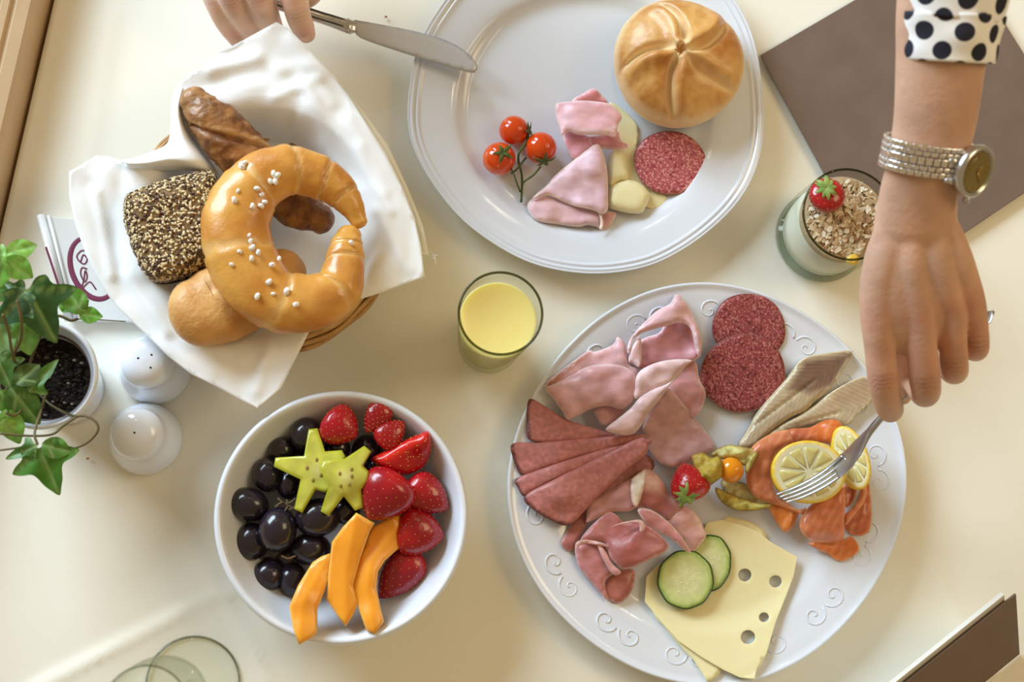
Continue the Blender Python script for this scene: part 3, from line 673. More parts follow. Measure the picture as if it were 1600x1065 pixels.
# swirl centre sits a little above the middle of the roll
sc = P(1057, 82, .055); nr, na = 70, 240; V = []; cl = []
gin = np.radians([85, 19, -42, -113, 172]); gout = np.radians([116, 43, -31, -96, 197])
bc_, dk, pl_ = np.array(lin((226,178,106))), np.array(lin((190,122,50))), np.array(lin((244,222,176)))
for i in range(nr+1):
    t = i/nr
    for k in range(na):
        a = k/na*TAU; ph = t*PI*.62
        rr = kr*min(math.sin(ph)/1.0, 1) if ph < PI/2 else kr*(math.sin(ph))
        rr *= 1+.015*math.sin(3*a+1)
        hz = .0275+.030*math.cos(ph) if ph < PI/2 else .0275+.030*math.cos(ph)
        f = min(rr/kr, 1); ox, oy = (sc.x-kx.x)*(1-f)*.7, (sc.y-kx.y)*(1-f)*.7
        g = 0; br = 0
        for g0, g1 in zip(gin, gout):
            dg = (g1-g0+PI) % TAU-PI; ga = g0+dg*(f-.4)/.6 if f > .1 else g0-dg*.5
            d = ((a-ga+PI) % TAU-PI)*max(f, .02)*kr
            env = min(1, f/.12)*(1-max(0, (f-.80))/.2*.85 if ph < PI/2 else .15)
            g -= .0080*math.exp(-(d/.0032)**2)*env*min(1, .35+f*2); g += .0055*math.exp(-((d-.0075)/.0060)**2)*env; br = max(br, math.exp(-((d+.0006)/.0036)**2)*env)
        nzv = noise.fractal(Vector((rr*math.cos(a)*28, rr*math.sin(a)*28, 2)), 1, 2, 4); fine = noise.fractal(Vector((rr*math.cos(a)*160, rr*math.sin(a)*160, 5)), 1, 2, 3)
        dome = math.cos(ph) if ph < PI/2 else 0
        V.append((kx.x+ox+rr*math.cos(a), kx.y+oy+rr*math.sin(a), hz+g*max(dome, .12)**.4+.0006*nzv))
        c = bc_+(dk-bc_)*min(1, max(0, .48+nzv*.9+fine*.35)); s = max(br*.8, min(1, max(0, (f-.90)/.10))*.75 if ph < PI/2 else 1); cl.append(c*(1-s)+pl_*s)
V = np.array(V); Fc = []
for i in range(nr):
    for k in range(na): l = (k+1) % na; Fc.append((i*na+k, (i+1)*na+k, (i+1)*na+l, i*na+l))
Fc.append(tuple(range(nr*na, (nr+1)*na)))
lo = V[:,2].min(); V[:,2] = np.maximum(V[:,2], .0068)
mesh('crust', V, Fc, M('kaiser_crust', vcol=True, rough=.42, coat=.15, bump=(220, .0004), sss=.1), kt, cols=cl)
# slices
def sal_mat(name, c1, c2, c3, sc1=330):
    m = M(name, c1, .42, var=[(sc1, c2, .52, .60, 2), (sc1*.55, c3, .56, .66, 2)], bump=(500, .0003), coat=.1); return m
sal = sal_mat('salami_pink', (176,84,94), (222,160,154), (146,50,68), 620)
sal2 = sal_mat('salami_dark', (146,64,70), (190,122,118), (104,36,46), 620)
rindm = M('salami_rind', (150,96,80), .6)
def disc(name, label, c, rx, ry, z, mat, cat, grp=None, th=.0012, rot=0, tilt=(0,0), rind=rindm, lab=True):
    o = []
    for k in range(64):
        a = k/64*TAU; x = rx*math.cos(a)*(1+.012*math.sin(5*a+c[0])); y = ry*math.sin(a)*(1+.012*math.sin(4*a)); o.append((c[0]+x*math.cos(rot)-y*math.sin(rot), c[1]+x*math.sin(rot)+y*math.cos(rot)))
    zf = lambda p: z+(p[:,0]-c[0])*tilt[0]+(p[:,1]-c[1])*tilt[1]
    pz = P(c[0], c[1], z/1000); t = thing(name, label, cat, (pz.x, pz.y, z/1000-th), grp)
    V, Fc, _ = sheet(o, zf, th, 7); mesh('meat', V, Fc, mat, t)
    q = PA(np.array(o), zf(np.array(o))/1000)-np.array([0,0,th/2]); V, Fc = tube(q, [[.0005, th*.62]]*len(q), 6, closed=True); mesh('rind', V, Fc, rind, t)
    return t
disc('salami_slice', 'round pink salami slice touching the round five-groove roll', (1047,254), 56, 49, 11.5, sal, 'salami', rot=.2, tilt=(-.01, 0))
ham_m = M('cooked_ham', vcol=True, rough=.4, coat=.1, sss=.2, sssc=.004, sssr=(1,.5,.4), bump=(240, .00025))
HP, HW, HD = (232,180,184), (244,220,214), (206,140,150)
def hamthing(name, label, layers, mat=ham_m, cat='ham', col=HP, grp=None, edge=HW, part='slice_fold', ew=2.2):
    t = None
    for L_ in layers:
        o, z, cr_ = L_[0], L_[1], L_[2]; c = L_[3] if len(L_) > 3 and L_[3] else col; pt = L_[4] if len(L_) > 4 else ()
        cr_ = (cr_[0]*.62, cr_[1]*.8); V, Fc, cc = sheet(o, z, .0013, 4.6, crown=cr_, sm=3, color=c, edges=[(None, ew, edge)] if edge else (), patches=pt, wob=(2.6, 24), nz=len(o)*1.37)
        if cc is not None:
            f = .95+.24*np.clip(fbm(V*np.array([1,2.2,1]), 110, 4, 1), -.5, .5)[:,None]; cc = cc*f*(np.array([1.10,1.12,1.20]) if mat is ham_m else 1)
            if cat == 'salmon': q_ = proj(V); w_ = (.5+.5*np.sin(q_[:,0]*.45+q_[:,1]*.22+3*fbm(V, 60, 2)))**7*.34; cc = cc*(1-w_[:,None])+np.array(lin((240,184,140)))*w_[:,None]
        if t is None: t = thing(name, label, cat, (V[:,0].mean(), V[:,1].mean(), V[:,2].min()), grp)
        subs(mesh(part, V, Fc, mat, t, cols=cc), 1)
    return t
KD = lambda pts: K(800,120,.2348,pts)
hamthing('ham_slice', 'folded cooked ham slice nearest the tomatoes, standing up in a curl', [
    (KD([(400,150),(470,110),(545,70),(600,120),(640,170),(560,190),(420,185)]), 15, (4,8), (226,150,150)),
    (KD([(345,360),(370,350),(440,390),(560,390),(700,350),(725,420),(775,450),(740,485),(620,480),(545,470),(480,530),(410,555),(365,480)]), 16, (5,16), (214,150,158)),
    (KD([(340,350),(440,370),(520,400),(535,440),(545,470),(480,520),(410,555),(370,490),(345,430)]), 19, (4,12), (216,152,160)),
    (KD([(290,180),(340,165),(450,155),(560,160),(640,175),(700,215),(735,270),(710,315),(690,400),(640,390),(560,385),(440,385),(370,360),(335,390),(320,350),(290,260)]), K(800,120,.2348,[(0,0)]) and [(870,160,24),(920,150,27),(968,182,26),(875,205,26),(920,208,30),(960,210,29)], (5,20), HP, [(KD([(350,340),(450,345),(600,355),(715,310),(712,335),(600,385),(440,370)]), (246,214,214), 3)])], edge=(240,206,204))
hamthing('ham_slice', 'folded cooked ham slice nearest the plate rim, laid as a wide triangle', [
    (KD([(560,900),(640,890),(700,905),(650,1000),(600,1015),(560,1000)]), 9, (3,8), (220,168,166)),
    (KD([(100,870),(130,810),(210,780),(380,840),(560,890),(605,930),(600,1010),(570,1000),(500,985),(440,1000),(300,980),(160,955)]), 11, (6,14)),
    (KD([(130,815),(180,760),(230,720),(300,640),(400,560),(500,480),(555,445),(590,460),(625,560),(640,680),(640,800),(640,880),(600,915),(540,885),(380,850),(260,790),(200,795)]), [(860,320,16),(930,235,22),(940,330,19)], (6,20), (234,196,204)),
    (KD([(565,880),(590,890),(610,960),(605,1010),(580,1010),(590,960)]), 17, (2,5), (240,206,196))], col=(232,190,194), edge=(244,214,196))
chs = M('cheese', (250,238,188), .4, sss=.35, sssr=(1,.85,.45), sssc=.005, bump=(120, .0003), coat=.1)
t = thing('cheese_slice', 'pale yellow cheese slice under the ham, running up to the round roll', 'cheese', P(980, 260, .0065))
V, Fc, _ = sheet(KD([(640,160),(720,200),(830,300),(840,400),(830,500),(880,700),(1030,780),(1010,850),(900,880),(760,700),(700,500),(700,300)]), 8.5, .002, 6, sm=2, holes=[]); subs(mesh('slice', V, Fc, chs, t))
t = thing('cheese_slice', 'pale yellow cheese slice rolled into two soft folds beside the salami', 'cheese', P(975, 290, .0085))
V, Fc, _ = sheet(KD([(660,500),(700,485),(745,495),(765,560),(780,680),(720,690),(650,730),(640,650)]), 12, .002, 5, crown=(5,14), sm=3); subs(mesh('fold', V, Fc, chs, t))
V, Fc, _ = sheet(KD([(645,735),(700,700),(770,680),(850,700),(910,760),(920,800),(880,890),(840,910),(770,905),(710,890),(640,860)]), 12, .002, 5, crown=(6,18), sm=3); subs(mesh('fold', V, Fc, chs, t))
# tomatoes on the vine
tt = thing('tomato_sprig', 'three small orange-red cherry tomatoes still joined on one green vine', 'tomatoes', P(815, 240, .006))
tom = M('tomato_skin', (222,74,18), .12, coat=.6, sss=.25, sssr=(1,.25,.08), sssc=.004, var=[(60, (236,120,20), .5, .8)])
gre = M('vine_green', (78,96,44), .55, bump=(300, .0003))
def star(c, n, r, nrm, par, mat=gre, name='calyx', w_=.18, droop=.3):
    c = Vector(c); nrm = Vector(nrm).normalized(); s = nrm.orthogonal().normalized(); t = nrm.cross(s); ps = []
    for k in range(n):
        a = k/n*TAU+random.uniform(-.15,.15); d = s*math.cos(a)+t*math.sin(a); L_ = r*random.uniform(.8,1.15)
        pts = [c, c+d*L_*.35+nrm*L_*.12, c+d*L_*.7+nrm*L_*.06, c+d*L_-nrm*L_*droop*random.uniform(-.6,1)]
        ps.append(tube(pts, [[r*w_*.7, r*.05],[r*w_, r*.05],[r*w_*.7, r*.04],[r*.02, r*.02]], 8, up=nrm, n=9))
    V, Fc, _ = join(ps); return mesh(name, V, Fc, mat, par)
for (x, y, r, sx, sy) in ((803,204,24,825,206),(845,231,25.5,850,254),(780,248,26.5,784,246)):
    rr = r*MP(.018); c = P(x, y, .0066+rr); V, Fc, _ = ell(c, (rr, rr, rr*.97), 40, 24); o = mesh('tomato', V, Fc, tom, tt)
    z = .0066+rr; dd = Vector(((sx-x), -(sy-y), 0)); L_ = dd.length/r
    nn = Vector((dd.x, dd.y, 0)).normalized()*min(L_, .95); nn.z = math.sqrt(max(0, 1-min(L_, .95)**2)); star(c+nn*rr*1.0, 5, .0085, nn, o)
KE = lambda pts: K(640,0,.4132,pts)
for pts, r in ((KE([(455,490),(440,540),(415,575),(412,610),(425,670),(422,765)]), .0009), (KE([(495,630),(470,660),(435,685),(426,700)]), .0008), (KE([(350,600),(385,640),(405,690),(418,725)]), .0007), (KE([(440,596),(405,640),(385,655)]), .0008)):
    pp = [P(x, y, .017+.006*math.sin(i)) if i < len(pts)-1 else P(x, y, .0085) for i, (x, y) in enumerate(pts)]
    V, Fc = tube(pp, [r]*len(pp), 8, n=30); mesh('stem', V, Fc, gre, tt)
# ------------------------------------------------------------------ cold cuts on the serving plate
pp_ = sorted([tuple(q) for q in top2]+rim2[:4]); pfx, pfz = [q[0] for q in pp_], [q[1]*1000 for q in pp_]
def platez(p):
    W_ = PA(p, .012); r = np.hypot(W_[:,0]-C2[0], W_[:,1]-C2[1]); an = np.arctan2(W_[:,1]-C2[1], W_[:,0]-C2[0]); f = r/rf2(an); return np.where(f < 1.01, np.interp(f, pfx, pfz), -5)
SURF[0] = platez
KB = lambda pts: K(800,430,.291,pts); K5 = lambda pts: K(780,430,.4038,pts); KC = lambda pts: K(860,690,.2441,pts); KF = lambda pts: K(1140,540,.3193,pts); K6 = lambda pts: K(780,700,.4,pts)
disc('salami_slice', 'dark red salami slice at the top of the serving plate, under its twin', (1170,512), 57, 53, 16.5, sal2, 'salami', rot=.3, tilt=(0,-.085))
disc('salami_slice', 'dark red salami slice lying on top of its twin beside the fish', (1161,583), 66, 60, 16.2, sal2, 'salami', rot=-.2, tilt=(0,-.10))
H1 = (222,178,178); H2 = (212,160,160); HB = (176,110,84)
hamthing('ham_slice', 'folded pale ham slice at the top, rolled beside the salami', [
    (KB([(885,95),(940,150),(985,240),(1010,300),(1020,360),(1010,430),(970,460),(850,475),(760,490),(700,505),(640,480),(625,440),(650,380),(720,330),(800,300),(830,200)]), [(1050,530,19),(1080,520,20),(1095,560,24),(1020,560,16)], (4,10), (206,146,150)),
    (KB([(625,465),(636,400),(660,350),(690,325),(698,400),(690,495),(650,475)]), 24, (4,10), (232,192,190)),
    (KB([(618,400),(630,350),(660,305),(720,240),(790,180),(850,150),(885,95),(940,150),(985,240),(1005,300),(1022,360),(1010,440),(985,400),(970,320),(950,275),(900,255),(800,280),(700,310),(650,350),(630,420)]), [(990,540,26),(1040,490,30),(1085,500,27),(1095,545,28)], (7,16), H1)], edge=(236,206,202), col=H1)
hamthing('ham_slice', 'folded pale ham slice at the left, its brown edge towards the rim', [
    (KB([(175,605),(200,560),(300,480),(415,400),(440,410),(545,370),(565,328),(612,370),(625,475),(680,505),(660,600),(500,600),(330,560)]), 20, (5,14), (220,172,172), [(KB([(170,610),(180,570),(300,475),(420,395),(430,412),(300,520),(200,600)]), HB, 3)]),
    (KB([(440,715),(520,690),(610,690),(600,750),(500,812),(455,770)]), 18, (5,12), H2),
    (KB([(175,607),(240,575),(330,525),(400,490),(480,475),(580,480),(655,520),(668,600),(655,670),(590,722),(520,700),(440,712),(370,745),(300,776),(270,730),(215,655)]), [(880,600,22),(940,580,30),(985,600,30),(900,640,24)], (7,22), (216,166,166))], edge=(232,200,196), col=H1)
hamthing('ham_slice', 'folded pale ham slice in the middle with a twisted band and a wide flap', [
    (KB([(930,455),(990,462),(1010,560),(1045,640),(985,768),(900,690),(830,620),(860,520)]), 15, (3,12), (204,146,140)),
    (KB([(830,600),(900,660),(980,760),(1040,830),(1095,915),(1040,965),(940,1010),(870,1032),(790,1005),(740,950),(715,860),(700,810),(760,690)]), [(1010,620,24),(1060,700,14),(1100,690,9)], (4,16), (218,172,170)),
    (KB([(660,665),(655,600),(672,530),(720,490),(790,463),(880,448),(972,455),(930,490),(880,560),(800,600),(730,640)]), 31, (6,16), (230,192,186)),
    (KB([(500,826),(560,775),(640,710),(690,650),(780,600),(850,570),(905,480),(930,470),(850,590),(800,660),(740,735),(700,800),(655,852),(600,860),(550,850)]), 33, (5,14), (228,190,186))], edge=(238,212,206), col=H1)
darkh = sal_mat('smoked_sausage', (174,92,92), (204,132,126), (156,70,74), 420)
dsk = M('smoked_sausage_cut', vcol=True, rough=.45, coat=.12, sss=.15, sssc=.003, bump=(500, .0003))
SK = (92,42,40); SC = (188,120,116)
for lab, o, z, pat, eg in (
    ('uppermost of the fanned folded sausage slices, partly under the ham', [(125,475),(200,520),(270,560),(400,600),(450,622),(300,640),(115,640),(108,560),(108,500)], [(825,650,19),(900,690,22),(950,690,22)], None, [(128,474),(108,500),(108,560),(115,640)]),
    ('second fanned sausage slice from the top, ending in a dark corner', [(45,650),(150,645),(300,632),(450,618),(560,612),(560,640),(480,660),(300,705),(170,748),(85,774),(60,720)], [(805,700,18),(900,705,23),(1000,685,28)], None, [(45,648),(60,720),(85,774)]),
    ('thin third fanned sausage slice, mostly covered by the largest one', [(62,787),(170,745),(340,690),(560,630),(575,660),(330,740),(140,830),(95,856),(72,820)], [(805,750,20),(900,725,25),(1000,690,28)], None, [(60,785),(72,820),(95,856)]),
    ('small sausage slice tucked between the fan and the cured ham', [(500,700),(580,695),(600,750),(480,830),(400,860),(380,800)], [(980,720,17),(960,750,18)], None, [(582,690),(602,752)]),
    ('largest fanned sausage slice, folded in front with a dark curved skin', [(92,857),(200,795),(330,730),(450,670),(540,628),(572,640),(572,690),(500,745),(440,800),(350,890),(272,968),(200,948),(135,908)], [(820,780,22),(880,770,28),(1000,695,33),(880,810,20)], None, [(90,855),(135,910),(200,950),(275,970)])):
    V, Fc, cc = sheet(K5(o), z, .0015, 5.0, crown=(2.2,9), sm=3, color=SC, edges=[(K5(eg), 3.5, SK)], wob=(.8, 30))
    f = 1+.5*np.clip(fbm(V, 420, 2, 3), -.25, .6)[:,None]; n_ = len(cc)
    t = thing('sausage_slice', lab, 'sausage', (V[:,0].mean(), V[:,1].mean(), V[:,2].min()), 'fanned smoked sausage slices'); subs(mesh('meat', V, Fc, dsk, t, cols=cc*f))
# cured ham
PR, PD_, PF = (186,118,118), (176,100,98), (236,208,196)
prm = M('cured_ham', vcol=True, rough=.4, coat=.1, sss=.15, sssc=.004, bump=(200, .0004))
hamthing('cured_ham_slice', 'draped raw ham slice with a white fat flap, under the sausage fan', [
    (KC([(240,395),(250,450),(240,520),(190,610),(150,690),(100,697),(65,650),(90,590),(150,500)]), 13, (4,10), (190,118,112)),
    (KC([(245,375),(330,325),(400,290),(510,235),(610,172),(665,190),(720,255),(760,330),(840,405),(790,470),(740,495),(660,440),(560,420),(500,450),(380,450),(240,520),(230,480)]), [(930,780,19),(1000,740,24),(1060,800,17)], (5,14), (206,150,148), [(KC([(610,165),(700,200),(840,400),(800,420),(690,330),(600,290)]), (216,168,152), 6), (KC([(580,300),(700,340),(820,410),(740,490),(650,430),(560,410)]), (178,104,100), 5)]),
    (KC([(518,240),(560,200),(615,168),(612,240),(600,300),(560,412),(525,395),(510,300)]), 27, (3,9), (238,222,206))], mat=prm, cat='ham', col=PR, edge=(224,180,172), ew=1.6)
hamthing('cured_ham_slice', 'ruffled raw ham slice curling down towards the plate bottom', [
    (KC([(385,850),(430,820),(535,815),(542,880),(520,960),(470,1020),(410,1032),(350,980),(345,910)]), 12, (5,14), (184,112,100)),
    (KC([(155,690),(180,640),(230,628),(330,645),(370,700),(400,780),(455,832),(400,852),(350,900),(375,1020),(340,990),(260,900),(180,800)]), 16, (7,20), (204,136,138)),
    (KC([(370,445),(430,470),(480,520),(560,500),(620,530),(700,590),(752,650),(745,700),(650,750),(540,800),(470,817),(430,790),(380,740),(355,655),(300,635),(190,640),(230,570),(300,500)]), [(960,810,20),(1000,850,28),(920,830,21)], (6,16), PR, [(KC([(390,545),(480,520),(590,520),(590,780),(470,815),(400,750)]), (180,104,100), 10)]),
    (KC([(160,650),(200,625),(280,630),(360,655),(375,680),(300,660),(200,655),(165,700)]), 25, (2,4), (240,206,200)),
    (KC([(300,660),(350,690),(400,780),(458,835),(405,855),(350,780)]), 24, (3,8), (222,166,164)),
    (KC([(390,545),(440,520),(570,495),(610,530),(600,570),(570,575),(560,520),(440,532)]), 34, (1.5,3), (236,196,194))], mat=prm, col=PR, edge=(226,176,174), ew=1.6)
hamthing('cured_ham_slice', 'raw ham slice with a pale wavy fat edge reaching the cucumber', [
    (KC([(740,495),(790,450),(840,410),(900,425),(960,490),(985,560),(1000,600),(970,650),(905,712),(860,640),(800,580)]), 17, (3,10), (214,160,150), [(KC([(880,410),(1000,480),(1010,610),(985,600),(930,500)]), PF, 4)]),
    (KC([(555,430),(640,430),(740,495),(830,590),(870,650),(905,712),(850,690),(770,620),(680,570),(600,510)]), 27, (5,12), (200,134,134))], mat=prm, col=PR, edge=(238,206,198), ew=1.8)
for pts in ([(500,455),(560,490),(600,530),(590,570),(575,560),(580,520),(540,480)], [(410,460),(450,500),(560,480)]):
    pass
# fish fillets
fish_m = M('fish_flesh', vcol=True, rough=.32, coat=.25, sss=.2, sssc=.003, bump=(260, .0002))
def fish(label, o, z, dark, sl, ridges):
    A_, B_ = np.array(KF([ridges[0]])[0]), np.array(KF([ridges[1]])[0]); d = (B_-A_)/np.hypot(*(B_-A_))
    def zf(p):
        s = (p-A_)@d; t = (p-A_)@np.array([-d[1], d[0]]); zz_ = idw(p, z); rb = np.sin((s*.62+np.abs(t)*.75)); return zz_+.28*rb-1.5*np.exp(-(t/2.2)**2)
    V, Fc, cc = sheet(KF(o), zf, .005, 3.4, crown=(4,9), sm=3, color=(204,186,154), patches=[(KF(p_), c_, s_) for p_, c_, s_ in dark], edges=[(None, 2, (224,208,170))])
    P2 = proj(V); s = (P2-A_)@d; t = (P2-A_)@np.array([-d[1], d[0]]); rb = .5+.5*np.sin(s*.62+np.abs(t)*.75); cc = cc*(1-.25*rb[:,None])*(1+.15*fbm(V, 200, 2)[:,None])
    th = thing('fish_fillet', label, 'fish', (V[:,0].mean(), V[:,1].mean(), V[:,2].min())); mesh('fillet', V, Fc, fish_m, th, cols=cc); return th
fish('smoked fish fillet with a brown upper half, next to the salami', [(45,490),(90,410),(140,320),(220,225),(300,130),(365,60),(480,35),(605,25),(570,90),(500,200),(420,270),(370,320),(300,350),(200,420),(120,500)], 14, [([(285,212),(330,140),(370,75),(480,60),(595,35),(560,95),(500,195),(400,235),(340,225)], (136,108,88), 5)], 0, ((200,330),(560,60)))
fish('smoked fish fillet with a herringbone grain, half hidden behind the fingers', [(100,505),(230,400),(330,345),(400,300),(480,240),(560,190),(650,150),(700,175),(720,230),(680,290),(640,320),(600,370),(560,390),(480,372),(330,400),(170,460)], 14, [([(455,300),(560,200),(660,160),(700,240),(680,280)], (196,170,138), 6)], 0, ((300,390),(680,285)))
# smoked salmon
slm = M('smoked_salmon', vcol=True, rough=.34, coat=.2, sss=.22, sssc=.005, sssr=(1,.4,.2), bump=(150, .0004))
S1, S2, S3 = (216,128,88), (222,118,54), (196,106,72)
hamthing('salmon_slice', 'orange smoked salmon slice bending down left of the lemon', [
    (KF([(180,780),(235,740),(330,800),(340,830),(300,900),(265,912),(225,860),(195,800)]), 13, (5,12), (234,136,60)),
    (KF([(110,490),(200,430),(290,408),(330,440),(330,480),(250,510),(212,580),(215,680),(250,760),(340,800),(375,790),(365,830),(300,800),(230,780),(120,740),(80,650),(90,570)]), [(1180,720,20),(1220,690,22),(1170,760,18)], (8,20), S1)], mat=slm, cat='salmon', col=S1, edge=(236,156,104), part='fold')
hamthing('salmon_slice', 'bright orange salmon fold at the top, behind the lemon slice', [
    (KF([(285,410),(350,402),(400,395),(460,365),(515,358),(552,385),(545,440),(520,495),(440,470),(320,480)]), 22, (8,20), S2, [(KF([(280,400),(400,400),(410,470),(280,480)]), (196,104,78), 12)])], mat=slm, cat='salmon', col=S2, edge=None, part='fold')
hamthing('salmon_slice', 'tongue of salmon looping over at the bottom of the plate food', [
    (KF([(385,960),(480,950),(560,945),(600,930),(637,990),(605,1030),(540,1056),(480,1022),(415,990)]), 11, (7,18), (226,126,66)),
    (KF([(395,780),(450,740),(520,710),(560,690),(570,760),(562,860),(560,945),(500,962),(440,962),(390,950),(345,900),(350,840)]), [(1300,770,30),(1290,820,26),(1290,850,18)], (8,22), S1)], mat=slm, cat='salmon', col=S1, edge=(232,150,104), part='fold')
hamthing('salmon_slice', 'curved salmon folds at the right, below the lemon wedge', [
    (KF([(560,830),(620,780),(645,710),(680,660),(695,760),(692,890),(650,928),(590,920),(562,890)]), 13, (7,18), S3),
    (KF([(555,830),(600,795),(632,750),(640,690),(610,668),(640,640),(672,680),(665,760),(620,820),(570,880)]), 22, (5,12), S1),
    (KF([(545,700),(600,660),(625,700),(600,770),(560,790)]), 14, (3,9), (176,90,58))], mat=slm, cat='salmon', col=S3, edge=(238,150,96), part='fold')
# lemon
def lemon_slice(label, c, rx, ry, rot, z, tilt, a0=0, a1=TAU):
    base = P(c[0], c[1], z/1000); t = thing('lemon_slice', label, 'lemon', (base.x, base.y, z/1000-.003))
    def pt(f, a): x, y = f*rx*math.cos(a), f*ry*math.sin(a); return (c[0]+x*math.cos(rot)-y*math.sin(rot), c[1]+x*math.sin(rot)+y*math.cos(rot))
    zf = lambda p: z+(p[:,0]-c[0])*tilt[0]+(p[:,1]-c[1])*tilt[1]
    n = 60; full = a1-a0 > 6; arc = [a0+(a1-a0)*i/(n if full else n-1) for i in range(n)]
    o = [pt(1, a) for a in arc]+([] if full else [c])
    V, Fc, cc = sheet(o, zf, .0048, 4, crown=(.8,3), color=(240,234,196), edges=[([pt(1, a) for a in arc+([arc[0]] if full else [])], 4.2, (240,206,36))]); mesh('rind', V, Fc, M('lemon_rind', vcol=True, rough=.35, sss=.3, sssc=.003, coat=.2), t, cols=cc)
    k = 10; pm = M('lemon_pulp', (222,208,136), .25, sss=.4, sssc=.004, sssr=(1,.9,.4), coat=.4, bump=(200, .0005), bump2=(60, .0004))
    for i in range(k):
        b0, b1 = i/k*TAU+.035, (i+1)/k*TAU-.035
        if not full and (b0 < a0 or b1 > a1): continue
        oo = [pt(.05, (b0+b1)/2)]+[pt(.80, b0+(b1-b0)*j/8) for j in range(9)]
        V, Fc, _ = sheet(oo, lambda p: zf(p)+.6, .002, 4, crown=(.9,4)); mesh('segment', V, Fc, pm, t)
    return t
lemon_slice('lemon slice lying on the salmon under the fork tines', (1264,737), 58, 49, .12, 39, (.03,-.08))
lemon_slice('lemon slice half hidden behind the fork neck, standing on edge', (1330,715), 27, 52, -.35, 34, (.25,-.05))
# physalis and strawberry
phy = thing('physalis', 'orange physalis berry with its dry papery husk peeled back', 'fruit', P(1140, 735, .008))
rr = 20*MP(.02); V, Fc, _ = ell(P(1142, 734, .0075+rr+.006), rr, 32, 20); mesh('berry', V, Fc, M('physalis_berry', (240,152,20), .15, coat=.6, sss=.35, sssr=(1,.5,.1), sssc=.005), phy)
husk = M('papery_husk', vcol=True, rough=.5, sss=.5, sssc=.002, bump=(160, .0008), bump2=(600, .0003))
for o, z, c in (([(745,700),(765,690),(790,685),(820,705),(850,700),(868,740),(860,780),(835,800),(810,815),(785,800),(770,790),(755,740)], [(1090,720,24),(1110,740,34),(1120,760,20)], (190,162,62)),
                ([(820,690),(880,655),(940,662),(1010,680),(985,715),(960,742),(900,708),(850,712)], [(1120,710,18),(1160,700,26),(1180,715,22)], (212,196,124)),
                ([(1010,678),(990,720),(965,765),(950,752),(965,700)], 26, (206,188,110)),
                ([(835,820),(880,838),(930,858),(1000,880),(1065,888),(1020,905),(960,912),(900,902),(855,870)], [(1120,770,12),(1160,790,16),(1200,790,22)], (206,190,96)),
                ([(860,790),(940,800),(990,830),(1050,880),(960,880),(880,850)], 9, (214,204,150))):
    V, Fc, cc = sheet(K5(o), z, .0004, 4, crown=(3.5,10), sm=3, color=c, edges=[(None, 1.5, (150,120,50))], wob=(4, 9)); cc = cc*(1+.35*fbm(V, 160, 2)[:,None]); mesh('husk_leaf', V, Fc, husk, phy, cols=cc)
bern = M('berry_red', vcol=True, rough=.25, coat=.4, sss=.12, sssr=(1,.12,.06), sssc=.003); sdm = M('berry_seed', (226,178,76), .4)
calm = M('berry_leaf', (120,150,72), .5, var=[(200, (150,176,96), .4, .6)])
def strawberry(label, c, z, L_, r, dirpx, up=.0, squash=1.0, leaves=False, group=None, col=(176,16,30), cat='strawberry', tipz=0, leafpos=None):
    """c centre px, z mm of centre, L_ length px, r radius px, dirpx screen direction of the tip"""
    s = MP(z/1000); C0 = P(c[0], c[1], z/1000); d = Vector((dirpx[0], -dirpx[1], tipz)).normalized(); sd = d.cross(Vector((0,0,1)))
    sd = Vector((1,0,0)) if sd.length < .05 else sd; sd.normalize(); up_ = sd.cross(d)
    nr_, ns = 30, 40; V = []; cl = []; base = np.array(lin(col)); hi = np.array(lin((198,30,34))); seeds = []
    prof_ = lambda t: (1-(1-min(t/.30, 1))**2)**.5*(1 if t < .34 else max(0, 1-((t-.34)/.66)**1.9)**.8)
    sd_pts = [(t_, k_) for i_, t_ in enumerate(np.linspace(.12, .9, 9)) for k_ in ((np.arange(11)+.5*(i_ % 2))/11*TAU)]
    sp2 = np.array(sd_pts)
    for i in range(nr_+1):
        t = i/nr_; f = prof_(t)
        for k in range(ns):
            a = k/ns*TAU; x = (t-.5)*L_*s; q = f*r*s
            dd = np.hypot((sp2[:,0]-t)*L_*s, ((sp2[:,1]-a+PI) % TAU-PI)*q).min(); q2 = q-.0007*math.exp(-(dd/.0010)**2)
            p = C0+d*x+sd*q2*math.cos(a)+up_*q2*math.sin(a)*squash; V.append(list(p)); cl.append(base+(hi-base)*max(0, min(1, (.3-t)*1.5+.25+.5*noise.noise(Vector(p)*90))))
    Fc = []
    for i in range(nr_):
        for k in range(ns): l = (k+1) % ns; Fc.append((i*ns+k, i*ns+l, (i+1)*ns+l, (i+1)*ns+k))
    V = np.array(V); t0 = thing('strawberry', label, cat, (C0.x, C0.y, float(V[:,2].min())), group); mesh('flesh', V, Fc, bern, t0, cols=cl)
    ps = []
    for t, a in sd_pts:
        q = prof_(t)*r*s-.0002; p = C0+d*((t-.5)*L_*s)+sd*q*math.cos(a)+up_*q*math.sin(a)*squash; ps.append(ell(p, (.00036,.00036,.00025), 6, 4)[:2])
    VV, FF, _ = join(ps); setprops(mesh('seeds', VV, FF, sdm, t0), kind='stuff')
    if leaves:
        lp, ln = leafpos; star(P(lp[0], lp[1], lp[2]/1000), 9, .0098, ln, t0, calm, 'leaf_crown', .22, .25)
    return t0
strawberry('whole strawberry with green leaf crown between cured ham and physalis', (1076,752), 22, 62, 31, (-.25,-1), leaves=True, leafpos=((1073,774,32), (-.05,-.6,1)), tipz=-.2)
strawberry('strawberry with leaf crown sitting on the oat muesli', (1290,308), 73, 50, 29, (0,.2), leaves=True, leafpos=((1291,294,87), (0,.1,1)), tipz=-1, col=(160,24,36))
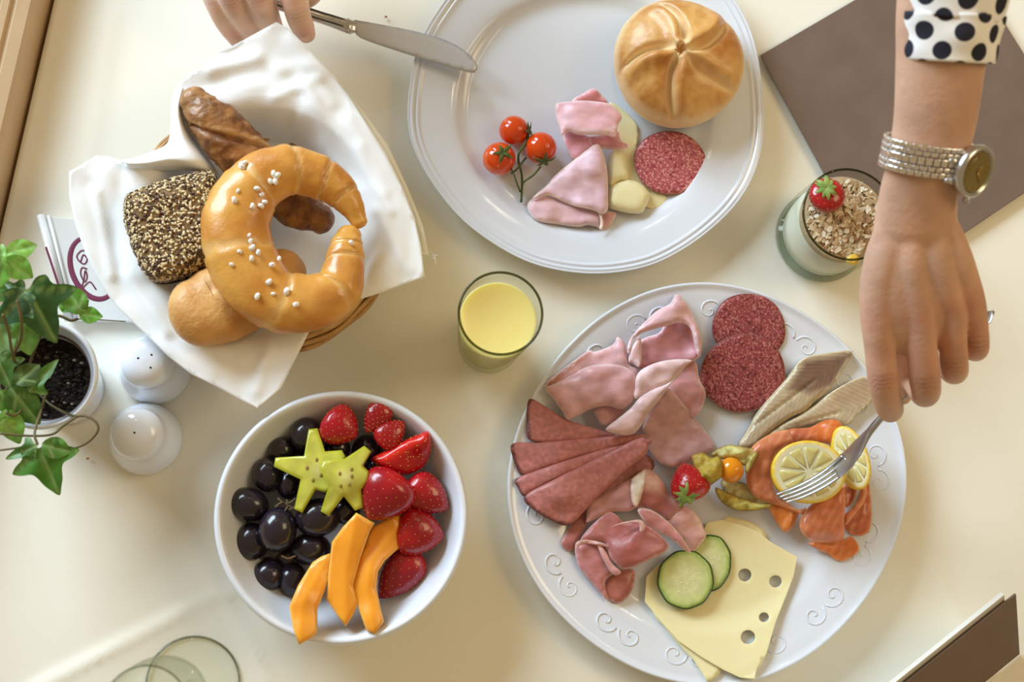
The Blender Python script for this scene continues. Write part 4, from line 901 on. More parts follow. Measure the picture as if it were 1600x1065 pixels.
# cheese with holes and cucumber
t = thing('cheese_slice', 'lower pale cheese slice peeking out beneath the holed one', 'cheese', P(1110, 980, .006))
V, Fc, _ = sheet(K6([(600,640),(640,560),(700,500),(850,290),(930,272),(1005,300),(1045,340),(1010,380),(900,400),(850,600),(850,800),(875,862),(820,912),(800,890),(760,830),(700,765),(640,690)]), lambda p: np.maximum(8.2, platez(p)+2.7), .0018, 8, sm=2); mesh('slice', V, Fc, chs, t)
t = thing('cheese_slice', 'large square cheese slice with round holes on the serving plate', 'cheese', P(1150, 930, .0085))
V, Fc, _ = sheet(K6([(570,600),(575,500),(620,455),(700,410),(790,340),(812,290),(870,278),(960,305),(1010,325),(1060,365),(1165,425),(1150,500),(1120,580),(1080,680),(1045,800),(1000,912),(940,895),(875,865),(790,815),(700,752),(640,685)]), lambda p: np.maximum(10.4, platez(p)+5.4), .0019, 6, holes=[(1164,898,10.5),(1212,908,10),(1194,964,8),(1169,995,11.5)])
bevel(mesh('slice', V, Fc, chs, t), .0005)
def cuke(label, c, rx, ry, z, rot):
    base = P(c[0], c[1], z/1000); t = thing('cucumber_slice', label, 'cucumber', (base.x, base.y, z/1000-.0028))
    def pt(f, a): x, y = f*rx*math.cos(a), f*ry*math.sin(a); return (c[0]+x*math.cos(rot)-y*math.sin(rot), c[1]+x*math.sin(rot)+y*math.cos(rot))
    o = [pt(1+.012*math.sin(9*a), a) for a in np.arange(60)/60*TAU]
    V, Fc, cc = sheet(o, z, .0028, 3.4, crown=(.5,3), color=(208,220,150), patches=[([pt(.62, a) for a in np.arange(24)/24*TAU], (226,230,176), 8)], edges=[(None, 5, (160,186,96))])
    cc = cc*(1+.12*fbm(V, 260, 2)[:,None]); mesh('flesh', V, Fc, M('cucumber_flesh', vcol=True, rough=.2, sss=.4, sssc=.003, sssr=(.8,1,.4), coat=.4), t, cols=cc)
    q = PA(np.array(o), (z-1.2)/1000); V, Fc = tube(q, [[.0007,.0017]]*len(q), 8, closed=True); mesh('skin', V, Fc, M('cucumber_skin', (46,76,34), .35), t)
    sm_ = M('cucumber_seed', (232,234,186), .3, coat=.4)
    for i in range(15):
        a = i/15*TAU*1.0; f = .18+.16*(i % 3); x, y = pt(f, a); p = P(x, y, (z+.2)/1000); V, Fc, _ = ell((0,0,0), (.0017,.0008,.0005), 8, 6); ca, sa = math.cos(-a), math.sin(-a); V = np.stack([V[:,0]*ca-V[:,1]*sa, V[:,0]*sa+V[:,1]*ca, V[:,2]], 1)+np.array(list(p)); mesh('seed', V, Fc, sm_, t)
cuke('cucumber slice underneath, half covered by the other one', (1108,880), 33, 44, 13.8, .15)
cuke('cucumber slice on top, whole and facing up, on the cheese', (1071,905), 43, 45, 17.2, 0)
SURF[0] = None
# ------------------------------------------------------------------ fruit in the bowl
grm = M('grape_skin', (30,24,36), .2, coat=.4, sss=.05, var=[(70, (52,38,44), .45, .75), (140, (60,62,84), .55, .8)], sssr=(1,.2,.2))
gl_ = [(478,679,25,27,34),(440,703,21,20,30),(419,741,24,27,31),(453,755,21,25,28),(388,787,32,25,32),(434,827,29,34,37),(497,808,35,29,36),(392,846,26,29,27),(419,899,25,24,24),(457,905,23,26,22),(485,857,31,25,27),(541,796,22,23,34),(527,700,20,20,30),(574,703,24,24,30),(592,728,22,21,28),(470,720,22,22,22),(520,750,26,24,20),(405,815,22,20,20),(360+65,860,20,20,19),(450,870,20,20,18)]
lg = None
for i, (x, y, rx, ry, z) in enumerate(gl_):
    s = MP(z/1000); q = P(x, y, z/1000)
    if lg is None:
        V, Fc, _ = ell((0,0,0), 1, 36, 22); me = bpy.data.meshes.new('grape'); me.from_pydata(V.tolist(), [], Fc); me.materials.append(grm); me.polygons.foreach_set('use_smooth', [True]*len(Fc)); lg = me
    o = bpy.data.objects.new('grape', lg); COL.objects.link(o); o.location = (q.x, q.y, q.z+TZ); o.scale = (rx*s, ry*s, (rx+ry)/2*s*.95); o.rotation_euler = (0, 0, random.uniform(-.3,.3))
    lab = {0:'dark grape at the top, left of the roundest strawberry',1:'small dark grape touching the left star fruit tip',2:'tall dark grape at the upper left of the bowl',3:'dark grape just under the left star fruit arm',4:'wide dark grape nearest the left bowl wall',5:'large upright blue-black grape in the front of the bunch',6:'biggest purple grape right below the star fruit',7:'dark grape second from below along the left bowl wall',8:'small round grape lowest in the bowl',9:'dark grape at the bottom beside the left melon slice',10:'dark grape between the big purple one and left melon slice',11:'dark grape beside the top end of the middle melon slice',12:'dark grape between the roundest strawberry and the star fruit',13:'dark grape right of the star fruit under small strawberries',14:'dark grape peeking out between star fruit and strawberry wedge'}.get(i, {15:'dark grape under the left star fruit, its lower arm lying over it',16:'dark grape hidden below both overlapping star fruit slices',17:'dark grape between the two wide grapes of the left column',18:'dark grape squeezed low between the front grape and the wall ones',19:'dark grape just below the upright blue-black one'}.get(i))
    setprops(o, lab, 'grape', 'dark grapes in the fruit bowl')
# grape stalk
gs = thing('grape_stalk', 'dry brown grape stalk between the dark grapes', 'stalk', P(450, 790, .03)); gm = M('dry_stalk', (112,92,64), .7)
for pts in ([(430,792),(440,785),(452,790),(460,796)],[(434,778),(444,786),(455,784),(462,778)],[(445,798),(450,790),(448,780)],[(440,868),(450,872),(462,868)],[(452,796),(462,792),(470,800)]):
    V, Fc = tube([P(x, y, .043) for x, y in pts], .0006, 6, n=14); mesh('twig', V, Fc, gm, gs)
K3 = lambda pts: K(320,580,.4227,pts)
# star fruit
sfm = M('star_fruit', vcol=True, rough=.25, coat=.35, sss=.45, sssr=(.9,1,.3), sssc=.004)
def starfruit(label, c, tips, z, tz):
    o = []; n = len(tips)
    tips = sorted(tips, key=lambda p: math.atan2(p[1]-c[1], p[0]-c[0]))
    for i in range(n):
        a, b = tips[i], tips[(i+1) % n]; m_ = ((a[0]+b[0])/2, (a[1]+b[1])/2); d = 31/math.hypot(m_[0]-c[0], m_[1]-c[1]) if math.hypot(m_[0]-c[0], m_[1]-c[1]) > 31 else .9
        k0 = (a[0]*.93+c[0]*.07, a[1]*.93+c[1]*.07); w_ = 7; nx_, ny_ = -(a[1]-c[1]), a[0]-c[0]; L_ = math.hypot(nx_, ny_); nx_, ny_ = nx_/L_*w_, ny_/L_*w_
        o += [(a[0]-nx_, a[1]-ny_), (a[0]+nx_, a[1]+ny_), (c[0]+(m_[0]-c[0])*d, c[1]+(m_[1]-c[1])*d)]
    V, Fc, cc = sheet(o, z, .007, 4, crown=(1.2,4), color=(206,206,92), edges=[(None, 4, (186,186,50))], patches=[([(c[0]+9*math.cos(a), c[1]+9*math.sin(a)) for a in np.arange(12)/12*TAU], (226,218,140), 8)])
    cc = cc*(1+.22*fbm(V, 120, 2)[:,None]); t = thing('star_fruit_slice', label, 'star fruit', (V[:,0].mean(), V[:,1].mean(), V[:,2].min())); mesh('flesh', V, Fc, sfm, t, cols=cc)
    for (tx, ty) in tips:
        mx_, my_ = c[0]+(tx-c[0])*.25, c[1]+(ty-c[1])*.25; zz_ = float(idw(np.array([[mx_, my_]]), z if np.ndim(z) else [(0,0,z)])[0])
        V, Fc, _ = ell(P(mx_, my_, (zz_+1.3)/1000), (.0011,.0016,.0004), 8, 6); mesh('seed', V, Fc, M('star_seed', (150,120,50), .4), t)
starfruit('left star fruit slice lying on the grapes', (497,734), K3([(400,212),(515,305),(462,440),(345,515),(258,335)]), [(430,722,50),(489,670,50),(538,709,52),(515,770,50),(466,798,50)], 0)
starfruit('right star fruit slice overlapping the left one, beside the strawberry', (541,744), K3([(602,285),(430,345),(442,525),(570,508),(606,385)]), [(574,700,56),(502,728,60),(508,802,54),(561,793,53),(541,744,60)], 0)
# strawberries in the bowl
strawberry('roundest strawberry at the top of the bowl beside the grapes', (533,667), 46, 60, 33, (.3,.2), squash=.8, col=(176,14,34), tipz=.1)
strawberry('small strawberry half at the very top, touching the bowl rim', (588,652), 47, 56, 20, (-.55,.85), squash=.6, col=(160,14,30))
strawberry('small strawberry half just above the big red wedge', (611,676), 47, 54, 22, (.75,-.65), squash=.6, col=(164,14,30))
strawberry('biggest strawberry, dimpled, in the middle of the bowl', (600,775), 50, 84, 43, (-.55,.85), squash=.75, col=(150,12,30))
strawberry('strawberry pointing to the lower right against the bowl wall', (668,774), 40, 76, 31, (.85,.55), squash=.7, col=(156,12,28))
strawberry('oval strawberry below the pointed one at the right wall', (656,831), 38, 76, 37, (1,.2), squash=.7, col=(156,12,30))
strawberry('pinkish elongated strawberry half at the lower right of the bowl', (624,898), 30, 92, 30, (-.7,.8), squash=.55, col=(140,20,42))
V, Fc, cc = sheet(K3([(615,325),(660,296),(720,262),(780,236),(822,220),(836,240),(836,290),(815,345),(770,375),(720,382),(660,362)]), [(585,715,44),(670,680,52),(650,735,40)], .008, 4, crown=(7,16), sm=3, color=(180,14,22), patches=[(K3([(615,325),(720,262),(822,220),(830,235),(740,300),(640,345)]), (226,40,30), 5)])
t = thing('strawberry', 'cut strawberry wedge, brightest red, pointing left at the bowl right', 'strawberry', (V[:,0].mean(), V[:,1].mean(), V[:,2].min())); mesh('flesh', V, Fc, bern, t, cols=cc)
ps = []; n_ = len(V)//2
for i in rng.choice(n_, 70): ps.append(ell(V[i], (.00045,.00045,.0003), 6, 4)[:2])
VV, FF, _ = join(ps); setprops(mesh('seeds', VV, FF, sdm, t), kind='stuff')
# melon
mlm = M('melon_flesh', vcol=True, rough=.35, coat=.2, sss=.5, sssr=(1,.55,.15), sssc=.006, bump=(90, .0003))
for lab, o, z, ridge in (('left melon slice, the shortest, hanging over the bowl rim', [(462,672),(430,684),(398,705),(345,790),(312,868),(326,950),(348,1010),(382,992),(414,966),(414,880),(440,815),(462,745)], [(510,870,46),(455,945,57),(468,1000,60)], [(462,672),(360,860),(348,1010)]),
    ('middle melon slice, widest, between the other two', [(560,522),(600,545),(628,560),(610,590),(575,690),(548,790),(566,855),(545,905),(520,943),(485,895),(450,842),(456,750),(470,630),(510,575)], [(560,810,52),(520,900,50),(540,975,50)], [(560,522),(520,740),(520,943)]),
    ('right melon slice, curved like a crescent under the strawberries', [(765,500),(740,520),(680,540),(618,575),(590,650),(570,710),(545,800),(570,880),(596,955),(628,970),(662,925),(648,870),(634,800),(640,740),(665,700),(720,650),(715,600),(745,545)], [(610,810,44),(560,920,48),(580,980,52),(630,800,36)], [(765,500),(620,700),(600,800),(628,970)])):
    rg = K3(ridge)
    V, Fc, cc = sheet(K3(o), lambda p, z=z, rg=rg: idw(p, z)+2.6*np.clip(1-dist_poly(p, rg, False)/22, 0, 1), .009, 4.5, crown=(1.2,3), color=(250,166,44), patches=[], edges=[(None, 2.5, (252,190,92))])
    cc = cc*(1+.1*fbm(V, 60, 2)[:,None]); t = thing('melon_slice', lab, 'melon', (V[:,0].mean(), V[:,1].mean(), V[:,2].min()), 'orange melon slices in the bowl'); mesh('flesh', V, Fc, mlm, t, cols=cc)
# ------------------------------------------------------------------ potted ivy
KP = lambda pts: K(0,320,.4507,pts)
pb = P(106, 608, 0); pt_ = P(66, 586, .078); rT = 84*MP(.078)
iv = thing('potted_ivy', 'small green ivy in a white ceramic pot at the left edge', 'plant', (pb.x, pb.y, 0))
V, Fc = lathe(sprof([(.0255,.0),(.0262,.004),(.0285,.03),(.032,.06),(rT,.076)], 24)+[(rT-.0006,.0785),(rT-.0028,.0785)]+sprof([(rT-.0038,.075),(.0285,.06),(.0255,.03),(.0235,.008)], 12)+[(.0005,.006)], pb, 72)
mesh('pot', lean(V, pb, pb, .078), Fc, porc2, iv)
V, Fc = lathe([(.0280,.056),(.0297,.0665),(.0303,.0668),(.0300,.064),(.0285,.055)], pb, 64); mesh('inner_pot', V, Fc, M('brown_plastic', (104,74,62), .4), iv)
soil = M('potting_soil', vcol=True, rough=.9, bump=(500, .001))
ps = []; V, Fc = lathe([(f*.0285, .058+.001*math.sin(i*2.2)) for i, f in enumerate(np.linspace(1, .01, 14))], pb, 40); V[:,2] += .0022*fbm(V, 160, 3); ps.append((V, Fc, np.tile(lin((34,27,22)), (len(V),1))))
for i in range(520):
    r = .0275*math.sqrt(random.random()); a = random.random()*TAU; c_ = (pb.x+r*math.cos(a), pb.y+r*math.sin(a), .059+random.random()*.0016); s = random.uniform(.0005,.0018)
    VV, FF, _ = ell(c_, (s, s*.7, s*.6), 6, 4); ps.append((VV, FF, np.tile(lin(random.choice([(30,24,20),(44,34,28),(60,46,36),(24,20,18),(150,144,130) if random.random() < .25 else (40,32,26)])), (len(VV),1))))
VV, FF, CC = join(ps); setprops(mesh('soil', VV, FF, soil, iv, cols=CC), kind='stuff')
stm = M('ivy_stem', (104,92,52), .5)
for pts, z, r in ((KP([(130,650),(180,695),(250,730),(300,732),(334,755),(338,785),(300,825),(240,848),(200,850)]), [60,66,80,86,88,88,86,84,82], .0009), (KP([(265,735),(220,765),(180,795),(100,800),(0,792)]), [84,84,86,88,90], .0008), (KP([(0,850),(60,842),(110,835)]), [95,95,94], .0007),
                  (KP([(60,600),(40,540),(70,470),(75,410),(60,330)]), [62,90,110,125,130], .0011), (KP([(110,620),(60,560),(40,500),(30,440),(10,380)]), [62,90,110,120,130], .0010), (KP([(90,600),(120,500),(160,420),(200,385),(245,400),(270,395)]), [62,85,98,104,104,104], .0010), (KP([(95,640),(80,700),(50,730),(20,720)]), [62,85,95,100], .0009), (KP([(160,650),(140,720),(120,790),(130,830)]), [62,90,100,102], .0009), (KP([(270,395),(345,398),(435,404)]), [104,100,92], .0004)):
    V, Fc = tube([P(x, y, zz/1000) for (x, y), zz in zip(pts, z)], [r]*len(pts), 8, n=60); mesh('stem', V, Fc, stm, iv)
leafm = M('ivy_leaf', vcol=True, rough=.45, coat=.1, sss=.2, sssr=(.5,1,.2), sssc=.002, bump=(300, .0002))
IVY = [(0,-.02),(.10,.16),(.34,.34),(.52,.30),(.46,.08),(.66,-.02),(.98,0)]
def leaf_outline(kind):
    if kind == 'ivy':   # base at 0,0, tip at 1,0: five lobes
        h = [(-.02,.05),(-.12,.20),(-.10,.36),(.08,.40),(.18,.58),(.30,.70),(.38,.54),(.42,.34),(.52,.26),(.70,.20),(.86,.10)]
    elif kind == 'narrow': h = [(0,.04),(.06,.14),(.12,.34),(.24,.44),(.30,.24),(.42,.18),(.60,.18),(.80,.11)]
    else: h = [(0,.06),(.1,.2),(.3,.32),(.5,.34),(.7,.26),(.88,.12)]
    return h+[(1,0)]+[(x, -y) for x, y in h[::-1]]
def leaf(base, tip, z0, z1, kind, col, vein, wid=1.0, curl=.12):
    B = P(*base, z0/1000); T = P(*tip, z1/1000); X = T-B; L_ = X.length; X.normalize(); Y = Vector((0,0,1)).cross(X).normalized(); Z = X.cross(Y)
    ol = np.array(leaf_outline(kind)); o = cr(ol, len(ol)*3, True); pts = [Vector(q) for q in o.tolist()]; con = [(i, (i+1) % len(o)) for i in range(len(o))]
    g = np.array([(x, y) for x in np.arange(-.15, 1, .075) for y in list(np.arange(-.7, -.01, .075))+[0]+list(np.arange(.055, .7, .075))]); g = g[inside(g, o) & (dist_poly(g, o) > .03)]
    r = geometry.delaunay_2d_cdt(pts+[Vector(q) for q in g.tolist()], con, [], 1, 1e-5); V2 = np.array([list(v) for v in r[0]]); T_ = [tuple(f) for f in r[2]]
    ve = [[(0,0),(1,0)]]+([[(0,0),(.3,.66)],[(0,0),(.3,-.66)],[(0,0),(-.08,.34)],[(0,0),(-.08,-.34)]] if kind != 'oval' else [[(.2,0),(.5,.3)],[(.2,0),(.5,-.3)]])
    dv = np.min([dist_poly(V2, v_, False) for v_ in ve], axis=0); zz_ = .06*np.clip(dv/.15, 0, 1)-curl*(V2[:,0]**2)-curl*1.2*V2[:,1]**2+.02*np.sin(V2[:,0]*9+V2[:,1]*7)
    W3 = np.array(list(B))+L_*(V2[:,:1]*np.array(list(X))+wid*V2[:,1:2]*np.array(list(Y))+zz_[:,None]*np.array(list(Z)))
    w_ = np.exp(-(dv/.025)**2)[:,None]*.8; c0 = np.array(lin(col))*(1+.35*fbm(np.c_[V2, V2[:,0]], 5, 2, base[0])[:,None]); cc = c0*(1-w_)+np.array(lin(vein))*w_
    n = len(W3); V = np.concatenate([W3, W3-np.array(list(Z))*.0003]); Fc = []
    for f in T_:
        a, b, c = f; s = (V2[b,0]-V2[a,0])*(V2[c,1]-V2[a,1])-(V2[b,1]-V2[a,1])*(V2[c,0]-V2[a,0]); a, b, c = (a, b, c) if s > 0 else (a, c, b); Fc += [(a,b,c),(c+n,b+n,a+n)]
    mesh('leaf', V, Fc, leafm, iv, cols=np.concatenate([cc, cc]))
G1, G2, G3, G4 = (136,186,84), (62,98,54), (92,140,44), (86,120,58); VN = (150,180,120)
K6_ = lambda x, y: (x*.4134, 350+y*.4134)
for b_, t_, z0, z1, k_, c_, wd in [
    ((10,396),(58,381),128,124,'oval',G1,1.0), ((8,404),(52,434),130,122,'oval',(128,190,92),1.1), ((4,400),(-4,452),130,124,'oval',(120,178,70),1.0), ((4,420),(2,380),126,126,'oval',G1,1.0),
    ((43,452),(88,538),122,106,'ivy',(52,88,56),1.0), ((40,455),(-6,500),122,112,'ivy',(58,96,66),.8), ((16,446),(18,490),118,110,'narrow',(110,160,120),1.2),
    ((34,500),(46,556),104,96,'oval',(120,168,86),1.1), ((22,468),(6,540),100,92,'oval',(100,146,96),.9),
    ((130,489),(100,445),106,110,'oval',G3,1.1), ((112,483),(90,474),105,106,'oval',(112,168,60),1.2), ((120,487),(138,468),106,108,'oval',G3,1.0), ((124,490),(160,494),106,106,'oval',(100,160,50),1.1),
    ((26,600),(62,568),96,92,'oval',(64,92,40),1.2), ((46,612),(90,560),92,92,'narrow',(84,136,62),.8), ((10,600),(60,590),90,88,'oval',(70,104,44),1.2),
    ((16,606),(62,664),94,84,'oval',(66,108,44),1.0), ((8,640),(30,694),90,84,'oval',(120,170,70),1.0), ((0,610),(24,650),92,88,'oval',(90,140,50),1.1),
    ((62,700),(92,775),100,92,'ivy',(72,122,44),.95), ((58,696),(6,717),102,98,'narrow',(64,106,44),.8), ((66,694),(112,706),102,98,'oval',(84,134,52),1.1),
    ((4,655),(28,686),90,84,'oval',(150,196,96),1.1), ((-4,560),(18,610),98,94,'ivy',(70,110,50),1.0), ((-6,500),(14,560),104,98,'oval',(132,176,120),1.0), ((-10,650),(14,668),88,86,'oval',G3,1.3), ((-16,450),(16,466),124,120,'oval',(96,150,90),1.3)]:
    leaf(b_, t_, z0, z1, k_, c_, VN, wd)
# ------------------------------------------------------------------ the person: two arms reaching in from the top
skin = M('skin', vcol=True, rough=.48, sss=.25, sssr=(1,.35,.18), sssc=.004, bump=(420, .0002), bump2=(110, .0006), spec=.35)
ps_ = thing('person', 'person in a polka dot shirt reaching over the table with knife and fork', 'person', P(1440, -250, .28))
def limb(pts, seg=20, n=None, flat=1.0, tipend=True):
    C0 = [list(P(x, y, z)) for x, y, z, r in pts]; R = [[r*MP(z), r*MP(z)*flat] for x, y, z, r in pts]
    p, r = capsule_path(C0, R, n or max(14, len(pts)*8), 6); return tube(p, r, seg)
def fuse(name, parts, vox, parent, mat, smooth=8, colf=None, creases=()):
    V, Fc, _ = join([(a, b) for a, b in parts]); me = bpy.data.meshes.new('tmp'); me.from_pydata(V.tolist(), [], [tuple(int(i) for i in f) for f in Fc]); o = bpy.data.objects.new('tmp', me); COL.objects.link(o)
    m = o.modifiers.new('r', 'REMESH'); m.mode = 'VOXEL'; m.voxel_size = vox; s = o.modifiers.new('s', 'SMOOTH'); s.factor = .5; s.iterations = smooth
    dg = bpy.context.evaluated_depsgraph_get(); ev = o.evaluated_get(dg); m2_ = bpy.data.meshes.new_from_object(ev)
    V = np.zeros(len(m2_.vertices)*3); m2_.vertices.foreach_get('co', V); V = V.reshape(-1,3); Fc = [tuple(p.vertices) for p in m2_.polygons]; Nn = np.zeros(len(V)*3); m2_.vertices.foreach_get('normal', Nn)
    Nn = Nn.reshape(-1,3); bpy.data.objects.remove(o); cc = colf(V, Nn)
    for p0, p1 in creases:                       # skin folds over the bent joints
        c0 = np.array(list(P(*p0))); dd = np.array(list(P(*p1)))-c0; dd /= np.linalg.norm(dd); rel = V-c0; s = rel@dd; far = np.linalg.norm(rel-s[:,None]*dd, axis=1)
        for k, am in ((-.0036,.6),(-.0012,1),(.0014,1),(.0040,.6)):
            g = am*np.exp(-((s-k-.0006*np.sin(far*900))/.0007)**2)*np.exp(-(far/.0095)**4); V = V-Nn*(.00042*g)[:,None]; cc = cc*(1-.18*g[:,None])
    return mesh(name, V, Fc, mat, parent, cols=cc)
SKB, SKR, SKL = np.array(lin((204,164,140))), np.array(lin((190,124,106))), np.array(lin((236,200,172)))
def skincol(knuckles, kr=.009, SKB=SKB, SKR=SKR):
    kk = np.array([list(P(*q)) for q in knuckles])
    def f(V, Nn):
        d = np.min([np.linalg.norm(V-k, axis=1) for k in kk], axis=0); w_ = (.42*np.exp(-(d/kr)**2))[:,None]; m_ = np.clip(.3*fbm(V, 40, 3), -.15, .2)[:,None]
        c = SKB*(1-w_)+SKR*w_; return c*(1+m_*.6)
    return f
# hand with the fork: wrist, back of the hand, five fingers; seen from above, fingers bent down and around the handle
fk = [(1220,778,.0425),(1244,770,.0450),(1270,758,.0490),(1296,742,.055),(1318,724,.062),(1338,702,.071),(1354,680,.079),(1372,658,.087),(1395,634,.096),(1430,602,.109),(1470,565,.124),(1510,528,.139),(1553,486,.154)]
H = []
H.append(limb([(1510,-280,.312,88),(1500,-200,.302,86),(1480,0,.275,84),(1470,95,.262,75),(1462,180,.250,69),(1448,250,.238,63),(1436,300,.226,64),(1430,350,.214,68)], 40, 60, .70))
H.append(limb([(1432,320,.221,60),(1430,380,.213,72),(1434,440,.204,80),(1442,486,.196,78),(1446,512,.188,66)], 36, 36, .38))
H.append(limb([(1408,320,.216,26),(1382,400,.208,31),(1371,460,.2,29),(1372,505,.194,27),(1375,545,.186,24.5),(1380,590,.176,25),(1385,618,.164,23.5),(1390,636,.146,22),(1391,640,.128,20),(1388,637,.112,17)]))
H.append(limb([(1424,320,.219,28),(1420,400,.212,31),(1426,455,.205,29),(1434,497,.199,27),(1440,545,.190,25),(1445,592,.178,25),(1447,612,.163,23),(1442,614,.142,21),(1432,604,.122,18),(1420,590,.112,15)]))
H.append(limb([(1440,320,.219,28),(1458,400,.212,31),(1472,450,.205,28),(1484,487,.197,25),(1489,530,.189,22.5),(1491,566,.179,22.5),(1492,580,.165,21),(1484,578,.145,19),(1468,565,.128,16),(1452,552,.121,13)]))
H.append(limb([(1456,320,.217,26),(1484,390,.210,31),(1504,440,.202,28),(1517,474,.194,24),(1524,508,.187,20.5),(1527,536,.178,19.5),(1526,547,.165,18),(1517,546,.148,16),(1500,534,.137,13.5),(1486,524,.132,11)]))
H.append(limb([(1420,340,.205,30),(1392,420,.185,28),(1388,490,.155,24),(1400,550,.130,21),(1412,590,.108,19),(1410,618,.098,15)]))
for q_, r_ in (((1373,502,.1955),.0088),((1434,494,.2005),.0090),((1484,484,.198),.0082),((1518,471,.195),.0076)):
    V, Fc, _ = ell(P(*q_), (r_, r_*1.2, r_*.85), 20, 14); H.append((V, Fc))
fuse('arm', H, .0012, ps_, skin, 6, skincol([(1373,503,.206),(1434,495,.21),(1484,485,.208),(1518,472,.204),(1380,596,.186),(1445,600,.188),(1491,572,.189),(1527,540,.186),(1391,650,.13),(1378,560,.195),(1443,565,.195),(1489,540,.195),(1525,515,.19)], .013), [((1380,597,.186),(1383,620,.186)),((1445,602,.188),(1447,625,.188)),((1491,570,.189),(1492,590,.189)),((1527,538,.186),(1528,555,.186))])
# hand with the knife: fingers pointing down the picture, thumb to the right
H = []
H.append(limb([(378,-320,.145,76),(385,-290,.128,74),(400,-220,.085,64),(402,-170,.075,66)], 36, 50, .7))
H.append(limb([(402,-190,.074,62),(402,-130,.070,78),(402,-80,.062,80)], 36, 24, .34))
H.append(limb([(375,-180,.072,24),(320,-80,.064,24),(326,-30,.056,20),(340,10,.047,18),(354,38,.032,16.5),(370,62,.018,13)]))
H.append(limb([(390,-180,.074,26),(350,-80,.070,26),(354,-30,.065,22),(364,0,.058,21.5),(382,32,.038,19.5),(402,60,.020,15)]))
H.append(limb([(405,-180,.075,28),(398,-85,.073,27),(398,-35,.070,24),(405,-5,.062,23),(416,22,.044,21),(430,54,.022,16)]))
H.append(limb([(425,-180,.073,26),(447,-90,.073,26),(454,-40,.070,23),(460,-5,.062,22.5),(466,24,.050,20.5),(473,42,.040,19),(478,52,.034,16)]))
H.append(limb([(440,-170,.066,28),(492,-110,.055,26),(500,-50,.045,22),(488,-12,.034,18),(474,2,.026,15)]))
fuse('arm', H, .0013, ps_, skin, 6, skincol([(326,-30,.07),(364,0,.07),(405,-4,.075),(460,-2,.075),(476,54,.045),(366,60,.03)], SKB=np.array(lin((236,204,190))), SKR=np.array(lin((228,156,146)))), [((362,2,.066),(368,14,.062)),((403,0,.07),(407,12,.068)),((465,24,.06),(468,36,.058))])
nm = M('fingernail', (236,196,184), .2, coat=.5)
V, Fc, _ = ell((0,0,0), (.0042,.0062,.0016), 16, 10); a = math.radians(12); q = P(475, 52, .0415); V = np.stack([V[:,0]*math.cos(a)-V[:,1]*math.sin(a), V[:,0]*math.sin(a)+V[:,1]*math.cos(a), V[:,2]-V[:,1]*-.55], 1)+np.array(list(q)); mesh('fingernail', V, Fc, nm, ps_)
# sleeves: white cotton with printed navy dots, a stitched turned-back cuff
def dots(name):
    m = bpy.data.materials.new(name); m.use_nodes = True; nt = m.node_tree; L = nt.links.new; b = nt.nodes['Principled BSDF']; b.inputs['Roughness'].default_value = .8
    uvn = nt.nodes.new('ShaderNodeUVMap'); uvn.uv_map = 'UVMap'; outs = []
    for off in (0, .5):
        mp = nt.nodes.new('ShaderNodeVectorMath'); mp.operation = 'ADD'; mp.inputs[1].default_value = (off, off, 0); L(uvn.outputs[0], mp.inputs[0])
        fr_ = nt.nodes.new('ShaderNodeVectorMath'); fr_.operation = 'FRACTION'; L(mp.outputs[0], fr_.inputs[0])
        sb = nt.nodes.new('ShaderNodeVectorMath'); sb.operation = 'SUBTRACT'; sb.inputs[1].default_value = (.5,.5,0); L(fr_.outputs[0], sb.inputs[0])
        sc_ = nt.nodes.new('ShaderNodeVectorMath'); sc_.operation = 'MULTIPLY'; sc_.inputs[1].default_value = (1.0,1.0,0); L(sb.outputs[0], sc_.inputs[0])
        ln_ = nt.nodes.new('ShaderNodeVectorMath'); ln_.operation = 'LENGTH'; L(sc_.outputs[0], ln_.inputs[0]); outs.append(ln_.outputs['Value'])
    mn_ = nt.nodes.new('ShaderNodeMath'); mn_.operation = 'MINIMUM'; L(outs[0], mn_.inputs[0]); L(outs[1], mn_.inputs[1])
    mr = nt.nodes.new('ShaderNodeMapRange'); mr.inputs[1].default_value = .235; mr.inputs[2].default_value = .26; L(mn_.outputs[0], mr.inputs[0])
    mx = nt.nodes.new('ShaderNodeMix'); mx.data_type = 'RGBA'; mx.inputs[6].default_value = (*lin((26,28,46)), 1); mx.inputs[7].default_value = (*lin((244,244,244)), 1); L(mr.outputs[0], mx.inputs[0]); L(mx.outputs[2], b.inputs['Base Color']); return m
dm = dots('polka_dot_cotton')
